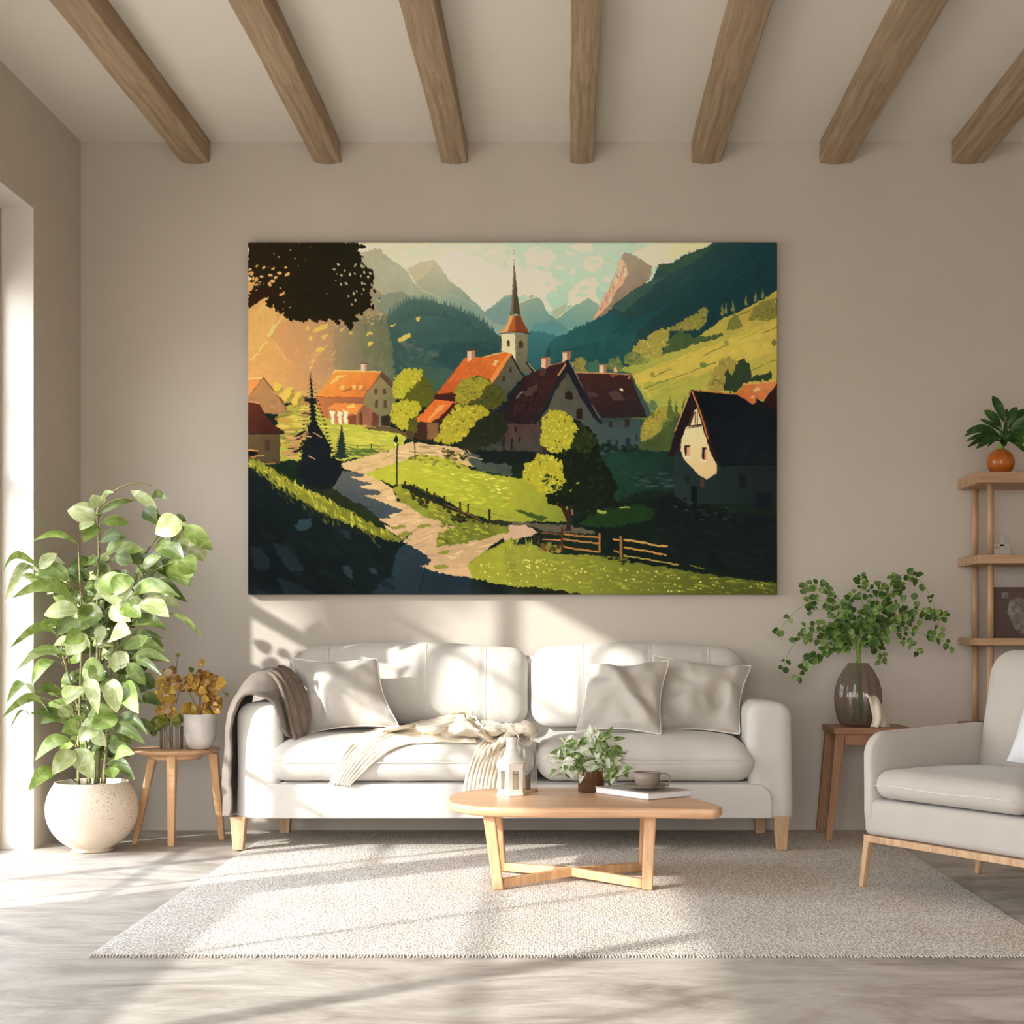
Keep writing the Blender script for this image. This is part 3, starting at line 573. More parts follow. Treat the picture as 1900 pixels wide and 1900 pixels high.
    fill('4', [(-10, 940), (180, 930), (330, 1000), (640, 1010), (860, 1060), (1120, 1080), (1500, 1160), (1900, 1200), (1900, 1330), (0, 1330)], '838430', 1.5, g=('4d521f', (200, 980), (1500, 1250)), tex=.06, texc=12)
    fill('4', [(0, 1215), (300, 1240), (560, 1290), (520, 1330), (0, 1330)], '1a1f12', 2.5)
    fill('3', [(1620, 1190), (1900, 1250), (1900, 1330), (1600, 1330)], '141c1a', 2)
    dabs('4', [(0, 960), (900, 1080), (1880, 1210), (1880, 1270), (600, 1270), (0, 1200)], ['93922f', '767a28', '656a26', '9c9a38'], 150, 9, 1.6, .08, .2, alpha=.6)
    dabs('4', [(0, 1020), (300, 1030), (1000, 1110), (1850, 1220), (1850, 1260), (600, 1260), (400, 1200), (0, 1190)], ['cfc264', 'b9a848', 'd8cd7a', 'a99440'], 110, 1.9, 1.3, 0, .5)
    dabs('4', [(100, 1040), (330, 1040), (330, 1090), (120, 1100)], ['d8cf6c', 'c8bc50'], 26, 1.8, 1.5, 0, .5)
    dabs('3', [(1640, 1060), (1890, 1060), (1890, 1230), (1700, 1210)], ['c6ba54', 'd2c868'], 20, 1.8, 1.3, 0, .5)
    # dark right meadow
    fill('4', [(440, 800), (560, 700), (700, 640), (1000, 640), (1160, 560), (1500, 700), (1900, 760), (1900, 1190), (1400, 1140), (900, 1060), (640, 1000), (640, 860)], '131c18', 2, tex=.12)
    fill('4', [(620, 320), (900, 270), (1160, 300), (1160, 560), (960, 560), (700, 650), (560, 640)], '1d3a2c', 2, g=('1a2c28', (800, 400), (1100, 560)), tex=.12)
    fill('4', [(600, 700), (900, 650), (1050, 690), (1000, 760), (700, 820), (500, 800)], '1c3318', 2.5, tex=.1)
    dabs('4', [(700, 430), (1140, 440), (1140, 560), (900, 540)], ['2b4038', '1c2a2a', '35483e'], 40, 10, 1.4, .05, .15)
    dabs('4', [(1000, 600), (1850, 740), (1850, 1150), (1000, 1000)], ['161e1c', '1c2622', '0f1514'], 80, 10, 3, .1, .3, alpha=.6)
    line('4', [(780, 676), (850, 678)], 2, '9aa03a', .6); ell(*tile('4', [(655, 708)])[0], 11, 3.2, '8a9a3c', .15, 1)
    # ---- houses
    # far-left orange one
    fill('A', [(28, 540), (30, 340), (180, 330), (430, 650), (430, 690), (385, 715), (40, 715)], '9c7048', .8, g=('8d6848', (100, 420), (350, 700)), tex=.05)
    fill('A', [(28, 345), (60, 338), (185, 330), (60, 500), (28, 560)], 'd88444', .8, tex=.06)
    fill('A', [(28, 345), (60, 336), (180, 330), (170, 350), (60, 356), (28, 365)], 'e9b878', .6)
    line('A', [(180, 335), (300, 480), (430, 665)], 2.8, '6f4a30', .5); line('A', [(180, 345), (60, 510), (28, 545)], 1.5, '7d4a2c', .5)
    dabs('A', [(60, 520), (300, 560), (370, 690), (60, 690)], ['8a6648', 'a67850', '7e5c42'], 20, 7, 4, 0, .5, alpha=.5)
    # bushes
    for pts in ([(290, 460), (310, 390), (350, 385), (385, 430), (380, 500), (320, 520)], [(370, 560), (400, 490), (450, 440), (505, 450), (510, 540), (480, 600), (400, 610)], [(470, 600), (500, 540), (550, 495), (590, 500), (620, 560), (600, 640), (500, 640)]):
        fill('A', pts, '8d7c3c', 2, tex=.1); fill('A', [(x-6, y-6) if i < len(pts)//2+1 else ((x+pts[0][0])/2, (y+pts[0][1])/2) for i, (x, y) in enumerate(pts)], 'cdb24a', 1.6)
    # dark red house, left edge
    fill('A', [(28, 920), (360, 920), (360, 1240), (28, 1180)], '5a4830', 1, g=('463a28', (60, 950), (340, 1200)), tex=.06)
    fill('A', [(28, 590), (140, 600), (200, 720), (300, 830), (410, 900), (400, 925), (28, 925)], '54261c', .8, g=('3b1e1a', (60, 640), (350, 910)), tex=.12)
    line('A', [(28, 588), (90, 592), (145, 606)], 2.2, 'd7946a', .4); line('A', [(28, 922), (400, 918)], 2, '2c1a14', .4)
    fill('A', [(200, 1080), (200, 990), (225, 975), (255, 990), (260, 1090), (225, 1100)], '42301f', .5)
    fill('A', [(28, 1100), (125, 1100), (120, 1160), (28, 1160)], '14140f', 1); line('A', [(28, 1090), (130, 1095)], 2.2, 'd09050', .5); line('A', [(60, 1170), (120, 1150), (200, 1145)], 2.4, 'a9743f', .6); line('A', [(210, 1230), (310, 1230)], 3, '7c5c34', .6)
    # farmhouse
    fill('A', [(740, 545), (1230, 545), (1240, 740), (880, 760), (800, 745), (740, 640)], 'a9623a', 1, g=('8d5640', (760, 600), (1200, 700)), tex=.05)
    fill('A', [(1230, 545), (1400, 320), (1520, 450), (1560, 560), (1520, 700), (1500, 850), (1210, 840), (1220, 620)], '85734f', 1, g=('6b6a4c', (1300, 450), (1500, 700)), tex=.05)
    fill('A', [(930, 262), (1415, 272), (1270, 470), (1225, 548), (800, 545), (740, 525), (820, 430)], 'd98638', .8, g=('cf7434', (950, 300), (1150, 530)), tex=.06)
    fill('A', [(920, 262), (1410, 272), (1400, 284), (960, 275), (900, 300)], 'f0b868', .5); fill('A', [(880, 400), (960, 310), (1060, 310), (960, 350), (900, 410)], 'ebb460', 1.2)
    line('A', [(740, 530), (820, 545), (1225, 548)], 1.6, '8f4526', .4); line('A', [(1410, 280), (1520, 395), (1525, 440)], 3.4, '5d4436', .5); line('A', [(1400, 330), (1260, 480), (1230, 545)], 1.6, '9a4a28', .4)
    fill('A', [(1390, 320), (1420, 290), (1520, 420), (1520, 450)], '5a4234', .6)
    for x in (1000, 1125, 1195): fill('A', [(x-20, 460), (x-15, 420), (x+20, 410), (x+25, 460)], 'd9a866', .8)
    fill('A', [(1000, 480), (1110, 435), (1110, 460), (1030, 490)], 'a85c30', .8); fill('A', [(1195, 470), (1230, 430), (1270, 470), (1210, 490)], 'b0693a', .8)
    fill('A', [(1200, 190), (1262, 190), (1255, 272), (1200, 268)], 'e8c0a0', .4); fill('A', [(1235, 195), (1262, 195), (1255, 272), (1235, 270)], 'b08468', .4); line('A', [(1200, 188), (1265, 190)], 2, '6a4636', .3)
    for x, y, h in ((1355, 452, 62), (1445, 452, 62), (1360, 572, 80), (1450, 572, 80)): fill('A', [(x-15, y+4), (x, y-2), (x+15, y+4), (x+15, y+h), (x-15, y+h)], '54402c', .5)
    fill('A', [(840, 655), (950, 600), (1230, 612), (1145, 722), (1050, 705), (960, 690), (860, 660)], 'd8803c', .8, tex=.06); fill('A', [(1040, 640), (1120, 615), (1150, 640), (1080, 660)], 'eab45c', 1)
    fill('A', [(850, 665), (960, 695), (1145, 725), (1070, 735), (1075, 820), (940, 815), (870, 760)], 'b56840', .8)
    for x in (905, 985, 1045): fill('A', [(x-28, 680), (x+28, 700), (x+14, 740), (x+22, 820), (x-10, 815), (x-20, 780)], 'e9d4b0', 1.2)
    fill('A', [(1145, 725), (1230, 615), (1330, 690), (1390, 730), (1380, 850), (1150, 830)], '875642', .8, tex=.06)
    fill('A', [(1070, 735), (1145, 722), (1150, 830), (1075, 820)], '74402c', .7); fill('A', [(1180, 830), (1180, 710), (1200, 688), (1215, 720), (1215, 835)], '5b3426', .5)
    fill('A', [(1320, 690), (1385, 730), (1380, 850), (1310, 840)], '5e382c', .7); fill('A', [(1410, 740), (1500, 715), (1500, 840), (1410, 840)], '322820', .7)
    fill('A', [(1220, 850), (1500, 850), (1700, 920), (1740, 1000), (1600, 920), (1240, 870)], '59482e', 1.2, tex=.08); ell(*tile('A', [(1240, 845)])[0], 5, 3, 'b88a50', 0, 1)
    # steep barn left of centre
    fill('B', [(60, 920), (320, 900), (290, 1100), (180, 1110), (60, 1080)], '3a241c', 1, tex=.08); fill('B', [(180, 920), (300, 920), (295, 1070), (230, 1090), (185, 1090)], '7d5638', .7, tex=.08)
    fill('B', [(250, 620), (470, 580), (490, 720), (380, 860), (300, 920), (240, 900), (240, 700)], '3c1f1a', 1, tex=.1)
    fill('B', [(60, 885), (150, 800), (250, 685), (330, 690), (450, 710), (380, 790), (300, 870), (230, 912), (70, 910)], 'd0682e', .8, tex=.07)
    fill('B', [(300, 740), (390, 725), (200, 905), (180, 900)], 'e89a58', 1, alpha=.8); line('B', [(250, 683), (330, 690), (480, 710)], 2.4, 'd96c3c', .5)
    # church
    fill('B', [(860, 530), (1050, 225), (1180, 430), (1000, 680), (880, 620)], '5b5746', .8, g=('47493f', (1000, 350), (950, 650)), tex=.05)
    fill('B', [(275, 620), (420, 440), (570, 250), (760, 235), (1030, 170), (1070, 205), (940, 400), (830, 530), (700, 620), (430, 615)], 'cd6a30', .8, g=('b9552a', (700, 250), (500, 600)), tex=.07)
    fill('B', [(1040, 175), (1070, 205), (850, 520), (810, 500), (960, 280)], 'dd8644', .7); fill('B', [(860, 325), (885, 270), (925, 275), (900, 325)], 'f0b070', 1); line('B', [(760, 237), (1040, 168)], 2, 'f0b468', .4)
    dabs('B', [(420, 480), (560, 300), (900, 240), (700, 520)], ['d9783a', 'bd5a2a', 'c66430'], 40, 9, 1.2, -.9, .2, alpha=.6)
    line('B', [(265, 625), (430, 612), (480, 590)], 2.2, '5a2a1c', .6); line('B', [(1050, 225), (940, 400), (870, 525)], 1.6, '6c3a24', .4)
    line('B', [(1055, 225), (1110, 320), (1180, 435)], 3.6, '2a2524', .6)
    for x, y in ((1048, 345), (978, 435)): fill('B', [(x-12, y), (x+12, y), (x+12, y+52), (x-12, y+52)], '3a2c22', .4)
    fill('B', [(595, 175), (680, 175), (675, 240), (600, 292)], 'e3b294', .4); fill('B', [(640, 180), (680, 178), (672, 250), (638, 262)], 'a9765a', .4); line('B', [(590, 172), (682, 165)], 2.4, '70493a', .4)
    # tower and spire
    fill('B', [(955, 0), (1095, 0), (1100, 285), (1060, 200), (950, 175)], 'dccda4', .5); fill('B', [(1095, 0), (1225, 0), (1220, 290), (1290, 400), (1180, 420), (1100, 290)], '7f7659', .6, g=('5f5e4c', (1150, 50), (1200, 380)))
    fill('B', [(1012, 125), (1010, 75), (1025, 58), (1040, 75), (1036, 130)], '5c3c22', .3); fill('B', [(1130, 140), (1130, 80), (1150, 60), (1178, 80), (1178, 142)], '4a3424', .3); line('B', [(1135, 203), (1160, 205)], 1.4, '40362a', .3)
    line('B', [(1205, 285), (1290, 400)], 3.4, '322826', .5); line('B', [(1230, 300), (1300, 385)], 1.2, 'c0a070', .3)
    fill('2', [(-45, 665), (0, 600), (20, 545), (95, 540), (120, 600), (160, 665), (60, 660)], 'a85a30', .5); fill('2', [(-45, 668), (0, 600), (20, 545), (50, 545), (10, 640), (0, 662)], 'dba060', .5)
    fill('2', [(60, 545), (95, 540), (120, 600), (160, 665), (62, 655)], '7a4028', .5); line('2', [(-50, 668), (60, 652), (160, 668)], 1.3, '40241a', .3)
    fill('2', [(22, 540), (36, 440), (48, 200), (56, 200), (76, 400), (96, 540), (60, 530)], '4b4130', .4); fill('2', [(24, 530), (38, 440), (49, 220), (52, 220), (45, 530)], '756a50', .3)
    for y in (95, 112, 158, 178, 195): ell(*tile('2', [(52, y)])[0], 1.0, 1.2, '5a5140', 0, .1)
    # dark central house
    fill('B', [(690, 1200), (950, 900), (1000, 680), (1250, 400), (1640, 280), (1900, 700), (1900, 1341), (900, 1341)], '2b2a26', 1, tex=.08)
    fill('B', [(940, 930), (1280, 930), (1340, 880), (1380, 1220), (1200, 1230), (980, 1220)], '4a3730', 1, g=('3f3b36', (1100, 950), (1100, 1180)), tex=.1)
    fill('B', [(1000, 660), (1180, 440), (1290, 400), (1360, 360), (1600, 285), (1640, 290), (1480, 560), (1330, 850), (1270, 930), (940, 925)], '38201e', .8, g=('281d20', (1400, 400), (1050, 880)), tex=.1)
    fill('B', [(820, 860), (1180, 440), (1200, 470), (980, 760), (930, 900), (700, 1150)], '1c2328', 1.5, tex=.08)
    fill('B', [(1350, 360), (1420, 350), (1400, 430), (1350, 430)], '4a3430', 1); fill('B', [(1095, 665), (1170, 580), (1180, 600), (1110, 675)], '6b5f58', .8); fill('B', [(1180, 600), (1260, 550), (1330, 520), (1270, 640), (1210, 650)], '4b3632', 2)
    dabs('B', [(1040, 800), (1300, 600), (1500, 400), (1350, 780), (1200, 900)], ['30201f', '422423', '241a1c'], 50, 5, 2.5, -.9, .3, alpha=.6)
    fill('B', [(1365, 250), (1455, 250), (1450, 320), (1410, 355), (1365, 345)], 'e0b496', .4); fill('B', [(1410, 255), (1452, 255), (1448, 320), (1410, 355)], '9a6c54', .4); line('B', [(1360, 248), (1458, 245)], 2.4, '8c6450', .4)
    fill('B', [(1585, 195), (1670, 190), (1668, 260), (1630, 270), (1585, 290)], 'e8b898', .4); fill('B', [(1630, 195), (1672, 190), (1668, 262), (1632, 270)], '94684e', .4); line('B', [(1580, 188), (1680, 182)], 2.4, '8c6450', .4)
    line('B', [(1420, 328), (1600, 290)], 1.4, 'b07a50', .4)
    # gable
    fill('B', [(1360, 1000), (1370, 850), (1470, 650), (1640, 410), (1760, 560), (1870, 760), (1900, 820), (1900, 1100), (1400, 1100)], '57503f', .8, g=('464a42', (1640, 450), (1700, 1000)), tex=.05)
    fill('C', [(0, 250), (25, 250), (120, 420), (200, 560), (300, 700), (660, 650), (660, 860), (600, 920), (250, 930), (0, 800)], '4d4d42', .8, g=('3a4a48', (100, 500), (400, 880)), tex=.05)
    line('B', [(1645, 280), (1560, 450), (1420, 760), (1290, 935)], 5.5, '20222a', .6); line('B', [(1635, 285), (1540, 430)], 3, 'c08a5c', .4); line('B', [(1660, 280), (1740, 430), (1830, 600)], 1.4, 'c2a488', .3)
    fill('C', [(0, 130), (30, 135), (120, 310), (230, 520), (320, 680), (310, 705), (250, 650), (120, 440), (20, 250), (0, 235)], '1e2028', .7)
    line('C', [(25, 135), (110, 300), (200, 470), (300, 650)], 1.3, '7d6f6a', .3)
    fill('B', [(1610, 670), (1610, 610), (1650, 588), (1690, 610), (1688, 680), (1640, 672)], '2a211c', .4); fill('B', [(1730, 880), (1730, 775), (1790, 770), (1790, 885)], '2c1e1a', .4)
    for x, y, w, h in ((1060, 1080, 10, 120), (1140, 1060, 8, 70), (1100, 960, 12, 55), (975, 1050, 8, 160), (1015, 950, 8, 50)): fill('B', [(x-w, y), (x+w, y), (x+w, y+h), (x-w, y+h)], '231d1c', .6)
    # right wing of the dark house
    fill('C', [(90, 245), (570, 262), (640, 420), (715, 632), (310, 640), (200, 480)], '3f2420', .8, g=('2b2224', (350, 280), (400, 620)), tex=.1)
    fill('C', [(560, 255), (580, 260), (750, 590), (745, 625), (715, 632)], '3a4a48', .7); line('C', [(95, 243), (400, 250), (560, 262)], 1.6, 'c58c58', .4)
    fill('C', [(365, 420), (460, 405), (525, 480), (430, 495)], '4d3834', .9); fill('C', [(180, 410), (250, 415), (290, 455), (210, 460)], '493634', .9); ell(*tile('C', [(490, 393)])[0], 4, 2.2, 'e8d4a8', .4, .6); fill('C', [(380, 255), (470, 258), (410, 290)], '7b442c', .8); fill('C', [(540, 300), (565, 258), (575, 270), (555, 300)], 'b4683a', .6)
    line('C', [(310, 640), (715, 634)], 2.2, '28252a', .4)
    fill('C', [(295, 178), (360, 172), (355, 245), (295, 245)], 'e6ba98', .4); fill('C', [(330, 178), (362, 175), (358, 245), (332, 245)], '96684e', .4); line('C', [(290, 175), (368, 170)], 2, '8c6450', .3); fill('C', [(418, 240), (425, 200), (445, 198), (458, 240)], 'dba880', .5)
    for x, y, w, h, c in ((395, 675, 18, 50, '2d2a26'), (540, 655, 22, 68, '2e2924'), (380, 835, 16, 85, '1e3034'), (450, 840, 12, 70, '22302e'), (545, 820, 22, 90, '222f33'), (625, 790, 12, 50, '2c3430')): fill('C', [(x-w, y), (x+w, y), (x+w, y+h), (x-w, y+h)], c, .6)
    dabs('C', [(260, 880), (620, 880), (640, 940), (260, 940)], ['1c2a24', '20332c', '182420'], 40, 5, 3, 0, .5)
    fill('B', [(700, 1150), (940, 1080), (980, 1220), (720, 1210)], '34382f', 1.2, tex=.1); fill('B', [(680, 1200), (1300, 1220), (1400, 1341), (760, 1341)], '171d1c', 2, tex=.1)
    # right dark house with lit gable
    fill('C', [(950, 960), (1110, 420), (1500, 430), (1880, 540), (1880, 1400), (950, 1400)], '23302e', 1, g=('1c2524', (1100, 1000), (1700, 1200)), tex=.06)
    fill('C', [(1110, 400), (1150, 395), (1500, 435), (1650, 520), (1870, 480), (1870, 1060), (1430, 1060), (1400, 1080), (1330, 1040), (1250, 780)], '10171b', .8, g=('171d20', (1300, 500), (1700, 1000)), tex=.1)
    fill('C', [(1500, 432), (1570, 350), (1865, 315), (1865, 340), (1750, 490), (1690, 475), (1655, 525)], 'b85c34', .7, g=('c8784a', (1550, 480), (1800, 350)), tex=.07); line('C', [(1570, 350), (1865, 316)], 1.8, 'd0925a', .4); ell(*tile('C', [(1685, 395)])[0], 8, 3, 'e0a878', -.4, 1); ell(*tile('C', [(1650, 460)])[0], 4, 2, 'e0a878', -.4, 1)
    fill('C', [(1860, 340), (1870, 600), (1740, 500)], '2e1a18', .8); fill('C', [(1650, 525), (1690, 475), (1850, 570), (1850, 620)], '1c1a1c', 1)
    line('C', [(1130, 400), (1300, 415), (1500, 434)], 2.2, 'b3683a', .5)
    fill('C', [(1010, 930), (1020, 830), (1060, 730), (1090, 700), (1130, 570), (1160, 560), (1210, 700), (1260, 860), (1335, 1040), (1330, 1135), (1240, 1185), (1180, 1150), (1040, 1010)], 'e0c896', .6, g=('d4b47c', (1150, 750), (1250, 1150)), tex=.025)
    fill('C', [(890, 985), (920, 930), (960, 770), (1060, 500), (1095, 400), (1120, 400), (1180, 540), (1120, 590), (1060, 720), (1010, 850), (960, 980)], '24191a', .6, tex=.08)
    line('C', [(960, 765), (1040, 560), (1100, 410)], 1.6, 'c89468', .3)
    line('C', [(1130, 590), (1085, 715)], 4, '4a2c22', .5); line('C', [(1142, 590), (1142, 700)], 1.8, '4a2f24', .3); line('C', [(1160, 590), (1160, 700)], 1.8, '4a2f24', .3); line('C', [(1085, 718), (1205, 702)], 3, '3a2422', .4); line('C', [(1070, 735), (1200, 716)], 1.6, '3a2422', .3)
    fill('C', [(1105, 395), (1130, 400), (1240, 680), (1330, 1010), (1335, 1060), (1280, 960), (1230, 800), (1170, 600)], '2a1c1a', .6)
    line('C', [(1112, 405), (1180, 580), (1225, 720), (1255, 830)], 2.6, 'bb6c40', .4)
    fill('C', [(1045, 885), (1098, 885), (1095, 985), (1048, 975)], 'd39a74', .4); fill('C', [(1045, 885), (1098, 885), (1096, 900), (1066, 905), (1064, 980), (1048, 975)], '33201e', .4); fill('C', [(1200, 905), (1240, 905), (1243, 1018), (1202, 1005)], 'd39a74', .4); fill('C', [(1200, 900), (1240, 905), (1240, 920), (1224, 925), (1224, 1012), (1202, 1003)], '2e1e1c', .4)
    line('C', [(1050, 985), (1100, 995)], 2, 'f0e2b8', .4); line('C', [(1200, 1015), (1245, 1028)], 2, 'f0e2b8', .4)
    fill('C', [(1050, 1145), (1095, 1150), (1095, 1230), (1050, 1225)], '1f2522', .5); fill('C', [(1185, 1160), (1220, 1180), (1220, 1260), (1185, 1250)], '4a342a', .7)
    for x, y, w, h in ((1560, 1145, 32, 120), (1740, 1300, 70, 150)): fill('C', [(x-w, y), (x+w, y), (x+w, y+h), (x-w, y+h)], '151a1e', .5)
    fill('4', [(1275, 530), (1320, 530), (1320, 700), (1275, 690)], '101417', .5); line('C', [(1380, 1058), (1870, 1050)], 2.5, '0e1215', .8)
    fill('4', [(1000, 620), (1160, 600), (1320, 700), (1850, 740), (1850, 800), (1100, 780)], '141a1b', 2.5, tex=.15)
    dabs('4', [(1160, 560), (1320, 640), (1600, 700), (1500, 800), (1160, 720)], ['2a3230', '1e2726', '10161a'], 40, 6, 2.4, .1, .5)
    # ---- trees in the middle
    blob('1', [(1090, 1060), (1140, 960), (1200, 930), (1270, 950), (1300, 1020), (1360, 1100), (1300, 1200), (1180, 1210), (1090, 1150)], '56551f', ['6a6524', '47491c'], None, 3, 30)
    blob('1', [(1060, 1080), (1080, 990), (1150, 930), (1220, 930), (1270, 945), (1250, 1000), (1180, 1060), (1130, 1130), (1080, 1130)], 'aaa232', ['c4b83c', 'b8ac36', '979030'], ['6c6a28'], 3, 55)
    blob('3', [(1040, 60), (1060, -40), (1140, -60), (1240, -50), (1250, 20), (1200, 70), (1190, 140), (1100, 130)], 'a8a02e', ['c2b43a', 'b4aa34', '8f8c2c'], ['5f6024'], 3, 50)
    fill('3', [(1180, 60), (1240, 40), (1230, 160), (1180, 200), (1150, 140)], '565420', 2.4, tex=.15)
    line('3', [(1170, 170), (1210, 230), (1218, 360)], 1.6, '3a2c1c', .4)
    # trees by the church
    blob('B', [(480, 570), (560, 490), (700, 440), (800, 470), (870, 530), (960, 560), (1000, 680), (900, 760), (700, 760), (500, 720)], '4a4a20', ['585624', '3c4020'], ['2c3018'], 4, 50)
    blob('B', [(470, 600), (530, 500), (640, 450), (760, 460), (820, 500), (740, 580), (740, 640), (640, 680), (560, 730), (480, 690)], '8e842e', ['a4962f', '989030', '7d7a2c'], ['565a24'], 3.6, 70)
    blob('B', [(500, 1100), (620, 960), (740, 820), (830, 780), (960, 840), (1000, 1000), (900, 1120), (700, 1180), (520, 1160)], '23281a', ['2c3018', '1d2418'], None, 4, 40)
    blob('B', [(270, 1090), (340, 1000), (320, 930), (400, 850), (480, 740), (560, 740), (640, 760), (720, 740), (800, 780), (820, 820), (700, 880), (620, 980), (560, 1080), (420, 1130), (330, 1120)], 'a0942c', ['b8a834', 'ac9f30', '8c862a', 'c0b03a'], ['5c5e22'], 3.6, 120)
    fill('B', [(560, 1180), (700, 1150), (700, 1220), (560, 1240)], '2a2820', 2)
    dabs('B', [(320, 1180), (600, 1230), (620, 1320), (380, 1290)], ['3f3a28', '5e5230', '8c7c50', '2a2a1e'], 30, 4, 2.4, .1, .8); line('B', [(560, 1195), (600, 1255)], 1.6, 'a88c68', .3); line('B', [(600, 1200), (630, 1255)], 1.6, 'a88c68', .3); line('B', [(600, 1265), (760, 1300)], 1.6, 'b09a78', .4)
    # foreground tree on the right
    blob('4', [(230, 560), (300, 640), (380, 660), (500, 690), (600, 720), (640, 650), (740, 640), (760, 540), (700, 420), (640, 330), (620, 200), (560, 130), (500, 90), (430, 60), (330, 120), (300, 320), (240, 420)], '161d12', ['1c2616', '121a10', '202c18'], None, 4.5, 120)
    blob('4', [(440, 120), (500, 100), (580, 150), (620, 220), (560, 300), (440, 260), (400, 300)], '26301a', ['303c1c', '1c2614'], None, 4, 40)
    blob('4', [(240, 160), (250, 60), (300, 10), (380, 10), (440, 50), (490, 130), (460, 190), (430, 260), (330, 300), (240, 240)], 'a59c30', ['bfb23c', 'b0a634', '8f8c2c', 'cabb44'], ['54581f'], 3.2, 110)
    blob('4', [(120, 440), (130, 380), (190, 360), (220, 310), (280, 320), (340, 330), (390, 380), (380, 430), (400, 500), (330, 560), (240, 590), (200, 520), (120, 480)], 'a39a2e', ['bfb23c', 'b0a634', '8f8c2c', 'c8ba42'], ['4c5420'], 3.2, 120)
    dabs('4', [(240, 440), (420, 480), (340, 600), (240, 600)], ['20281a', '8d8a2c', '3a4420'], 40, 3.4, 1.8, -.4, .8)
    fill('4', [(400, 840), (420, 790), (405, 740), (380, 690), (350, 660), (380, 650), (420, 690), (440, 660), (460, 680), (450, 740), (440, 790), (450, 840)], '33211a', .8); line('4', [(450, 690), (458, 730)], 2, '9c6a4c', .4); line('4', [(315, 645), (390, 670)], 2.2, '1c1810', .6)
    dabs('4', [(420, 420), (530, 420), (530, 600), (400, 600)], ['8f9a3c', '1a2214', '1a2214'], 12, 3, 1.2, -.4, .6)
    # spruce
    for k in range(26):
        f = k/25.0; y = 330+f*1000; w = 14+f**.95*262; cx = 675+f*60
        if k > 20: w *= .97
        pts = [(cx, y-55)]
        m = 4
        for i in range(m+1): pts.append((cx+w*(.35+.65*i/m)+rs.uniform(-8, 8)*f, y+(18 if i % 2 else -2)*(.5+f)+i*6*f))
        for i in range(m, -1, -1): pts.append((cx-w*(.35+.65*i/m)*(.8)+rs.uniform(-8, 8)*f, y+(18 if i % 2 else -2)*(.5+f)+i*6*f))
        fill('A', pts, ['171b1e', '1a1e20', '14191d'][k % 3], .7)
    fill('A', [(640, 820), (740, 800), (860, 1000), (900, 1180), (940, 1341), (560, 1341), (590, 1150)], '14191e', 2.5, cell=5)
    fill('3', [(360, 420), (640, 330), (740, 440), (740, 480), (560, 570), (430, 520)], '13181c', 2.6)
    dabs('3', [(620, 330), (740, 430), (740, 500), (600, 540)], ['13181c'], 40, 10, 1.8, .15, .3)
    dabs('A', [(620, 500), (660, 500), (650, 760), (590, 760)], ['b07c4c', '2a2420', 'a06e44'], 14, 6, 1.2, .2, .3)
    dabs('A', [(470, 960), (620, 880), (680, 980), (600, 1060), (500, 1180), (420, 1130)], ['a87850', '8f6a48', 'b8885a', '1a1c1e'], 46, 10, 2.2, -.25, .4)
    line('A', [(650, 1150), (725, 1185)], 1.8, 'c09060', .3); line('A', [(700, 905), (795, 960)], 2.2, '8f6a50', .4)
    for k in range(12):
        f = k/11.0; y = 860+f*300; w = 12+f*95; fill('A', [(998, y-34), (998+w, y+14), (998+w*.6, y+8), (998, y+26), (998-w*.6, y+8), (998-w, y+14)], '202c28', .8)
    # fence and grass behind spruce
    line('A', [(1060, 1060), (1160, 1080), (1440, 1080)], 1.4, '3c4624', .5); line('A', [(1060, 1040), (1440, 1050)], 1, '4a5228', .4); line('A', [(1308, 1025), (1308, 1105)], 2.2, '2e331e', .3); line('A', [(1160, 1040), (1160, 1070)], 2, '3a4422', .3)
    dabs('A', [(1060, 1060), (1440, 1090), (1300, 1150), (1060, 1140)], ['5e7030', '46582a', '8a9838'], 26, 10, 2, .1, .2); dabs('A', [(1380, 1040), (1490, 1110), (1400, 1120)], ['5a5c2c', '8a7c44'], 12, 3, 2, 0, .6)
    # tree shadow on the path
    fill('3', [(640, 560), (700, 430), (860, 455), (850, 470), (760, 475), (830, 505), (920, 520), (860, 535), (820, 545), (980, 580), (960, 600), (850, 605), (980, 650), (1130, 715), (1100, 730), (1020, 740), (1050, 765), (900, 770), (820, 700)], '4b4e50', 1, g=('3b4247', (700, 460), (950, 740)), tex=.08)
    line('3', [(820, 680), (925, 690)], 3, '343a3c', .6)
    # dark grass bank, left foreground
    fill('3', [(560, 570), (640, 560), (760, 640), (880, 700), (990, 790), (1040, 830), (900, 800), (700, 700), (560, 620)], '222c1a', 2, tex=.1)
    fill('3', [(30, 330), (140, 370), (240, 440), (420, 530), (560, 600), (700, 680), (820, 760), (960, 820), (1130, 910), (1200, 870), (1130, 930), (1330, 1060), (1240, 1110), (1280, 1130), (1420, 1160), (1620, 1190), (1700, 1330), (30, 1330)], '121c1c', 1.5, g=('0e1517', (600, 700), (200, 1300)), tex=.1, texc=12)
    fill('3', [(1080, 1040), (1100, 980), (1160, 940), (1330, 1050), (1310, 1100), (1250, 1100), (1440, 1170), (1620, 1190), (1600, 1320), (880, 1330), (960, 1240), (1050, 1160)], '25333a', 2, g=('18242a', (1250, 1000), (1350, 1300)), tex=.06)
    fill('3', [(260, 440), (420, 540), (560, 600), (720, 700), (820, 770), (780, 800), (560, 700), (400, 600)], '2e3418', 2, tex=.12)
    fill('3', [(40, 335), (130, 370), (240, 440), (340, 510), (560, 610), (720, 700), (820, 760), (960, 830), (1100, 900), (1180, 910), (1080, 930), (960, 900), (780, 820), (560, 740), (420, 650), (260, 560), (140, 460), (40, 400)], '7c7a2a', 2.5, g=('6b6c26', (200, 420), (900, 840)), tex=.12)
